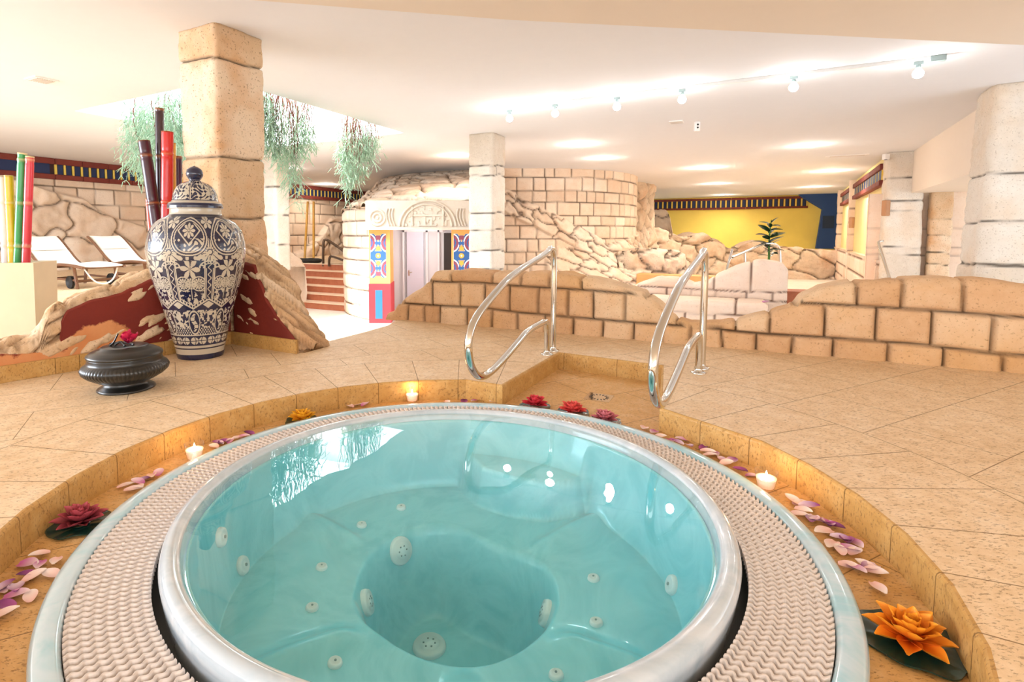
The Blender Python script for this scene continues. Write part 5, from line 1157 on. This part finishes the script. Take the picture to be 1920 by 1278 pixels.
# ================================================================= potted plant
pp = at(1441, 490, 10.3); PT = thing('potted_plant', 'dark green leafy rubber plant rising behind the pink parapet', 'plant', (pp[0], pp[1], ZS))
MB().lathe([(.0001, 0), (.22, 0), (.26, 1.0), (.27, 1.08), (.24, 1.08), (.23, 1.0), (.0001, .98)], (pp[0], pp[1], ZS), 32).build('pot', plain('terracotta_pot', '#b98562', .8), PT)
stem = smooth_path([(pp[0], pp[1], ZS+.98), (pp[0]+.01, pp[1], .45), (pp[0]-.01, pp[1], .8), (pp[0]+.02, pp[1], 1.2)], 30); MB().tube(stem, np.linspace(.03, .008, 30), 8).build('stem', plain('green_stem', '#4b7a34', .6), PT)
M_RUBL = plain('rubber_leaf', '#163d22', .25, var=.3, coat=.3); rd = random.Random(8)
src = None
for i in range(24):
    z = .50+.68*i/24; a = i*2.4
    if src is None:
        G = petal_mesh(.17, .085, .12, -.18, .3); mb = MB(); mb.grid(G); G2 = G.copy(); G2[..., 2] -= .003; mb.grid(G2, flip=True); o = src = mb.build('leaf', M_RUBL, local=True)
    else: o = src.copy(); COL.objects.link(o)
    o.parent = PT; x = np.interp(z, stem[:, 2], stem[:, 0]); o.location = (x-pp[0]+.015*cos(a), .015*sin(a), z-ZS); o.rotation_euler = (rd.uniform(-.4, .4), -rd.uniform(.1, .8), a); s_ = 1.3*rd.uniform(.8, 1.15)*(1.15 if 4 < i < 18 else .9); o.scale = (s_,)*3

# ================================================================= hanging plants at the skylight
M_ST = NT('root_brown'); t = M_ST; t.base(t.mix(t.noise(t.pos(), 20, 2), '#5e3226', '#9a5f4a'), .7); M_ST = t.m
M_GR = NT('pale_green_stem'); t = M_GR; t.base(t.mix(t.noise(t.pos(), 15, 2), '#8ab894', '#cfe4cc'), .6); M_GR = t.m
def strand_tubes(mb, P3, r):
    """many thin three-sided tubes: P3 (n, m, 3)"""
    n, m, _ = P3.shape; a = np.array([0, 2.09, 4.19]); off = np.stack([np.cos(a), np.sin(a), 0*a], -1)*r
    G = P3[:, :, None, :]+off[None, None]*(np.linspace(1, .5, m)[None, :, None, None])
    V = G.reshape(-1, 3); i, j, k = np.meshgrid(np.arange(n), np.arange(m-1), np.arange(3), indexing='ij'); b = i*m*3
    Fc = np.stack([b+j*3+k, b+j*3+(k+1) % 3, b+(j+1)*3+(k+1) % 3, b+(j+1)*3+k], -1).reshape(-1, 4); mb.add(V, Fc.tolist())
def hang_plant(label, line, lenf, n, brown, green, seed, spread=.16, twig=.09, ntw=10):
    """line: two plan points along the skylight edge; lenf(t): strand length along it"""
    R = np.random.RandomState(seed); a, b = np.array(line[0]), np.array(line[1])
    root = thing('hanging_plant', label, 'plant', (*((a+b)/2), ZC+.12), 'trailing plants hanging from the skylight')
    e = (b-a)/np.linalg.norm(b-a); nn = np.array([-e[1], e[0]])
    t_ = R.rand(n); L = np.array([lenf(x) for x in t_])*(.55+.5*R.rand(n)); m = 22; s = np.linspace(0, 1, m)[None]
    bx = a[None]+(b-a)[None]*t_[:, None]+nn[None]*(R.rand(n, 1)*spread)
    wob = lambda k: .03*np.cumsum(R.randn(n, m), 1)*.35
    X = bx[:, :1]+wob(0)+(.5-t_[:, None])*0; Yv = bx[:, 1:]+wob(1); Z = ZC+.25*R.rand(n, 1)-.02-(L[:, None]+.2)*s
    P3 = np.stack([X, Yv, Z], -1)
    nb_ = int(n*brown)
    if nb_: mb = MB(); strand_tubes(mb, P3[:nb_, :15], .007); tag(mb.build('brown_stems', M_ST, root), kind='stuff')
    mb = MB(); strand_tubes(mb, P3[nb_:], .005)
    # forked green tips
    sel = R.randint(0, n, n*ntw); lev = np.clip((R.rand(n*ntw)**green*m).astype(int), 0, m-1); st = P3[sel, lev]
    az = R.rand(len(sel))*2*pi; el = R.uniform(-1.1, .35, len(sel)); d = np.stack([np.cos(az)*np.cos(el), np.sin(az)*np.cos(el), np.sin(el)], -1); ln = twig*R.uniform(.6, 1.3, (len(sel), 1))
    p1 = st+d*ln; p2 = p1+(d*.8+np.array([0, 0, -.5])+.5*R.randn(len(sel), 3)*.6)*ln*.8; p3 = p1+(d*.8+np.array([0, 0, -.3])+.5*R.randn(len(sel), 3)*.6)*ln*.8
    strand_tubes(mb, np.stack([st, p1, p2], 1), .0075); strand_tubes(mb, np.stack([p1, p3], 1), .007)
    tag(mb.build('green_stems', M_GR, root), kind='stuff')
eA = (sk_[0]*.0, 0)
def edge_pt(px, py, inset, i, j):
    c = P(px, py, ZC)[:2]; a, b = sk_[i], sk_[j]; e = (b-a)/np.linalg.norm(b-a); n = np.array([-e[1], e[0]]); k = (c-a)@e; return a+e*k+n*inset
hang_plant('wide pale green trailing plant left of the tan pillar', (edge_pt(208, 197, .10, 0, 1), edge_pt(345, 165, .10, 0, 1)), lambda t: np.interp(t, [0, .12, .3, .5, .7, 1], [.75, 1.05, .9, 1.05, .65, .55]), 150, .10, .7, 3, spread=.5, twig=.09, ntw=13)
hang_plant('brown rooted trailing plant with a long green tail right of the tan pillar', (edge_pt(522, 176, .06, 1, 2), edge_pt(602, 200, .06, 1, 2)), lambda t: np.interp(t, [0, .2, .45, .6, .8, 1], [.5, .7, 1.15, 1.15, .6, .4]), 80, .6, .35, 5, spread=.20, twig=.085)
hang_plant('brown rooted trailing plant, rightmost at the skylight', (edge_pt(655, 217, .06, 1, 2), edge_pt(727, 236, .06, 1, 2)), lambda t: np.interp(t, [0, .2, .35, .6, .8, 1], [.6, 1.0, 1.0, .75, .6, .45]), 80, .6, .4, 7, spread=.22, twig=.085)
hang_plant('thin pale green trailing plant just right of the tan pillar', (edge_pt(494, 170, .14, 1, 2), edge_pt(520, 178, .14, 1, 2)), lambda t: 1.0-.3*t, 34, 0, .8, 9, spread=.3, twig=.08)

# ================================================================= lamps
M_BULB = emit('lit_bulb', '#f4fbff', 45); M_TRK = plain('grey_track_metal', '#c3c6c6', .4, .3); M_TRKD = plain('grey_adapter', '#8d9c9a', .5)
T0, T1 = P(928, 204, ZC)[:2], P(1772, 102, ZC)[:2]; L = np.linalg.norm(T1-T0); tt = (T1-T0)/L
TR = thing('lamp_track', 'long grey ceiling track carrying six bulbs', 'lamp track', (*T0, ZC))
MB().box((*((T0+T1)/2), ZC-.018), (L, .035, .035), ax=(*tt, 0), bev=.003).build('track_rail', plain('white_track_metal', '#e6e6e4', .4), TR, smooth_=False)
MB().box((*(T1-tt*.05), ZC-.03), (.12, .05, .055), ax=(*tt, 0), bev=.004).build('feed_cap', M_TRKD, TR, smooth_=False)
names = ['farthest left of the six track bulbs', 'second track bulb from the left', 'third track bulb from the left', 'fourth track bulb from the left', 'fifth track bulb from the left', 'nearest track bulb, rightmost of the six']
for i, (x, y) in enumerate([(961, 222), (1046, 213), (1160, 200), (1281, 187), (1487, 165), (1711, 145)]):
    k = (P(x, y, 2.545)[:2]-T0)@tt; c = T0+tt*k; root = thing('track_lamp', names[i]+', glowing below the grey track', 'lamp', (*c, ZC-.035), 'bulbs on the ceiling track')
    MB().box((*c, ZC-.055), (.075, .035, .035), ax=(*tt, 0), bev=.004).build('adapter', M_TRKD, root, smooth_=False)
    MB().lathe([(.016, ZC-.07), (.020, ZC-.075), (.022, ZC-.10), (.018, ZC-.105)], (*c, 0), 20).build('socket', M_TRKD, root)
    MB().lathe([(.016, ZC-.10), (.024, ZC-.112), (.040, ZC-.132), (.047, ZC-.155), (.040, ZC-.180), (.022, ZC-.196), (.0001, ZC-.20)], (*c, 0), 24).build('bulb', M_BULB, root)
    light('bulb_light', 'POINT', (*c, ZC-.155), (0, 0, 0), 30, (1, .95, .87), shadow_soft_size=.05)
M_DISC = emit('downlight_lens', '#fff0dc', 30); M_RING = plain('white_trim_ring', '#f2efec', .5)
dl = [(1085, 270, 'near the middle pillar top, right of it'), (1127, 296, 'just behind the first one above the round tower'), (1517, 272, 'nearest one above the right side'), (1322, 314, 'in the middle of the far ceiling'), (1342, 344, 'between the middle of the far ceiling and the yellow wall'), (1356, 365, 'closest to the yellow wall cornice'), (1557, 320, 'above the right yellow wall, nearer'), (1526, 350, 'near the blue corner, farther'), (855, 291, 'left of the middle pillar top'), (525, 314, 'right of the tan pillar beside the white pillar'), (612, 345, 'above the far left cornice')]
for x, y, w in dl:
    c = P(x, y, ZC); root = thing('recessed_downlight', 'round lit ceiling downlight '+w, 'downlight', tuple(c), 'round downlights in the ceiling')
    MB().lathe([(.085, -.002), (.10, -.006), (.115, -.004), (.118, .002)], c, 32).build('trim_ring', M_RING, root)
    MB().lathe([(.0001, -.004), (.086, -.004)], c, 32).build('lens', M_DISC, root)
    light('downlight', 'SPOT', (c[0], c[1], ZC-.02), (0, 0, 0), (150 if c[1] < 14 else 260) if x > 1000 else 90, (1, .84, .68), spot_size=radians(150), spot_blend=.7, shadow_soft_size=.08)
    light('downlight_glow', 'POINT', (c[0], c[1], ZC-.14), (0, 0, 0), 14 if c[1] < 14 else 26, (1, .88, .76), shadow_soft_size=.07)  # added point light under each lens for the halo on the ceiling
def vent(label, px, py, w, h, name='ceiling_vent', mat=None):
    c = P(px, py, ZC); root = thing(name, label, 'vent', tuple(c))
    MB().box((c[0], c[1], ZC-.006), (w, h, .014), ax=(*d1, 0), bev=.003).build('frame', M_RING, root, smooth_=False)
    mb = MB(); n = max(2, int(h/.03))
    for i in range(n): mb.box((*(c[:2]+d2*((i+.5)/n-.5)*h*.8), ZC-.016), (w*.8, .012, .006), ax=(*d1, 0))
    mb.build('slats', plain('slat_grey', '#cfc2b6', .7), root, smooth_=False)  # slats in an even warm grey
vent('square white ceiling vent at the upper left', 78, 149, .24, .24)
vent('small square ceiling vent behind the track lamps', 1268, 228, .2, .2)
vent('long flat ceiling vent above the right yellow wall', 1588, 291, .8, .12)
c = P(1307, 228, ZC); root = thing('ceiling_sensor', 'small white sensor box hanging from the ceiling behind the track lamps', 'sensor', tuple(c))
MB().box((c[0], c[1], ZC-.075), (.08, .06, .15), bev=.008).build('housing', M_RING, root, smooth_=False)
mb = MB()
for z in (.05, .09): mb.lathe([(.0001, 0), (.014, .0), (.014, .004)], (0, 0, 0), 14)
V = np.concatenate(mb.V); V = np.concatenate([np.array([[c[0]+v[0], c[1]-.031-v[2], ZC-.05-.045*k+v[1]] for v in V[k*42:(k+1)*42]]) for k in range(2)])
mk('lens', V, mb.F, plain('black_lens', '#101010', .2), root)
c = at(1661, 294, 11.75); root = thing('wall_sensor', 'small white sensor fixed beside the top of the pale corner pillar', 'sensor', tuple(c))
MB().box(tuple(c), (.10, .10, .12), bev=.01).build('housing', M_RING, root, smooth_=False); MB().lathe([(.0001, -.07), (.03, -.065), (.035, -.05)], tuple(c), 16).build('lens', plain('black_lens', '#101010', .2), root)
for nm, x, y, D in (('left', 1597, 417, 17.0), ('right', 1661, 390, 11.85)):
    c = at(x, y, D); o = MB().box(tuple(c), (.10, .14, .34), bev=.02).build('wall_sconce', plain('sconce_clay', '#b98a66', .7), smooth_=False)
    tag(o, 'narrow clay sconce on the '+('far pilaster' if nm == 'left' else 'pale corner pillar')+' of the right wall', 'sconce')
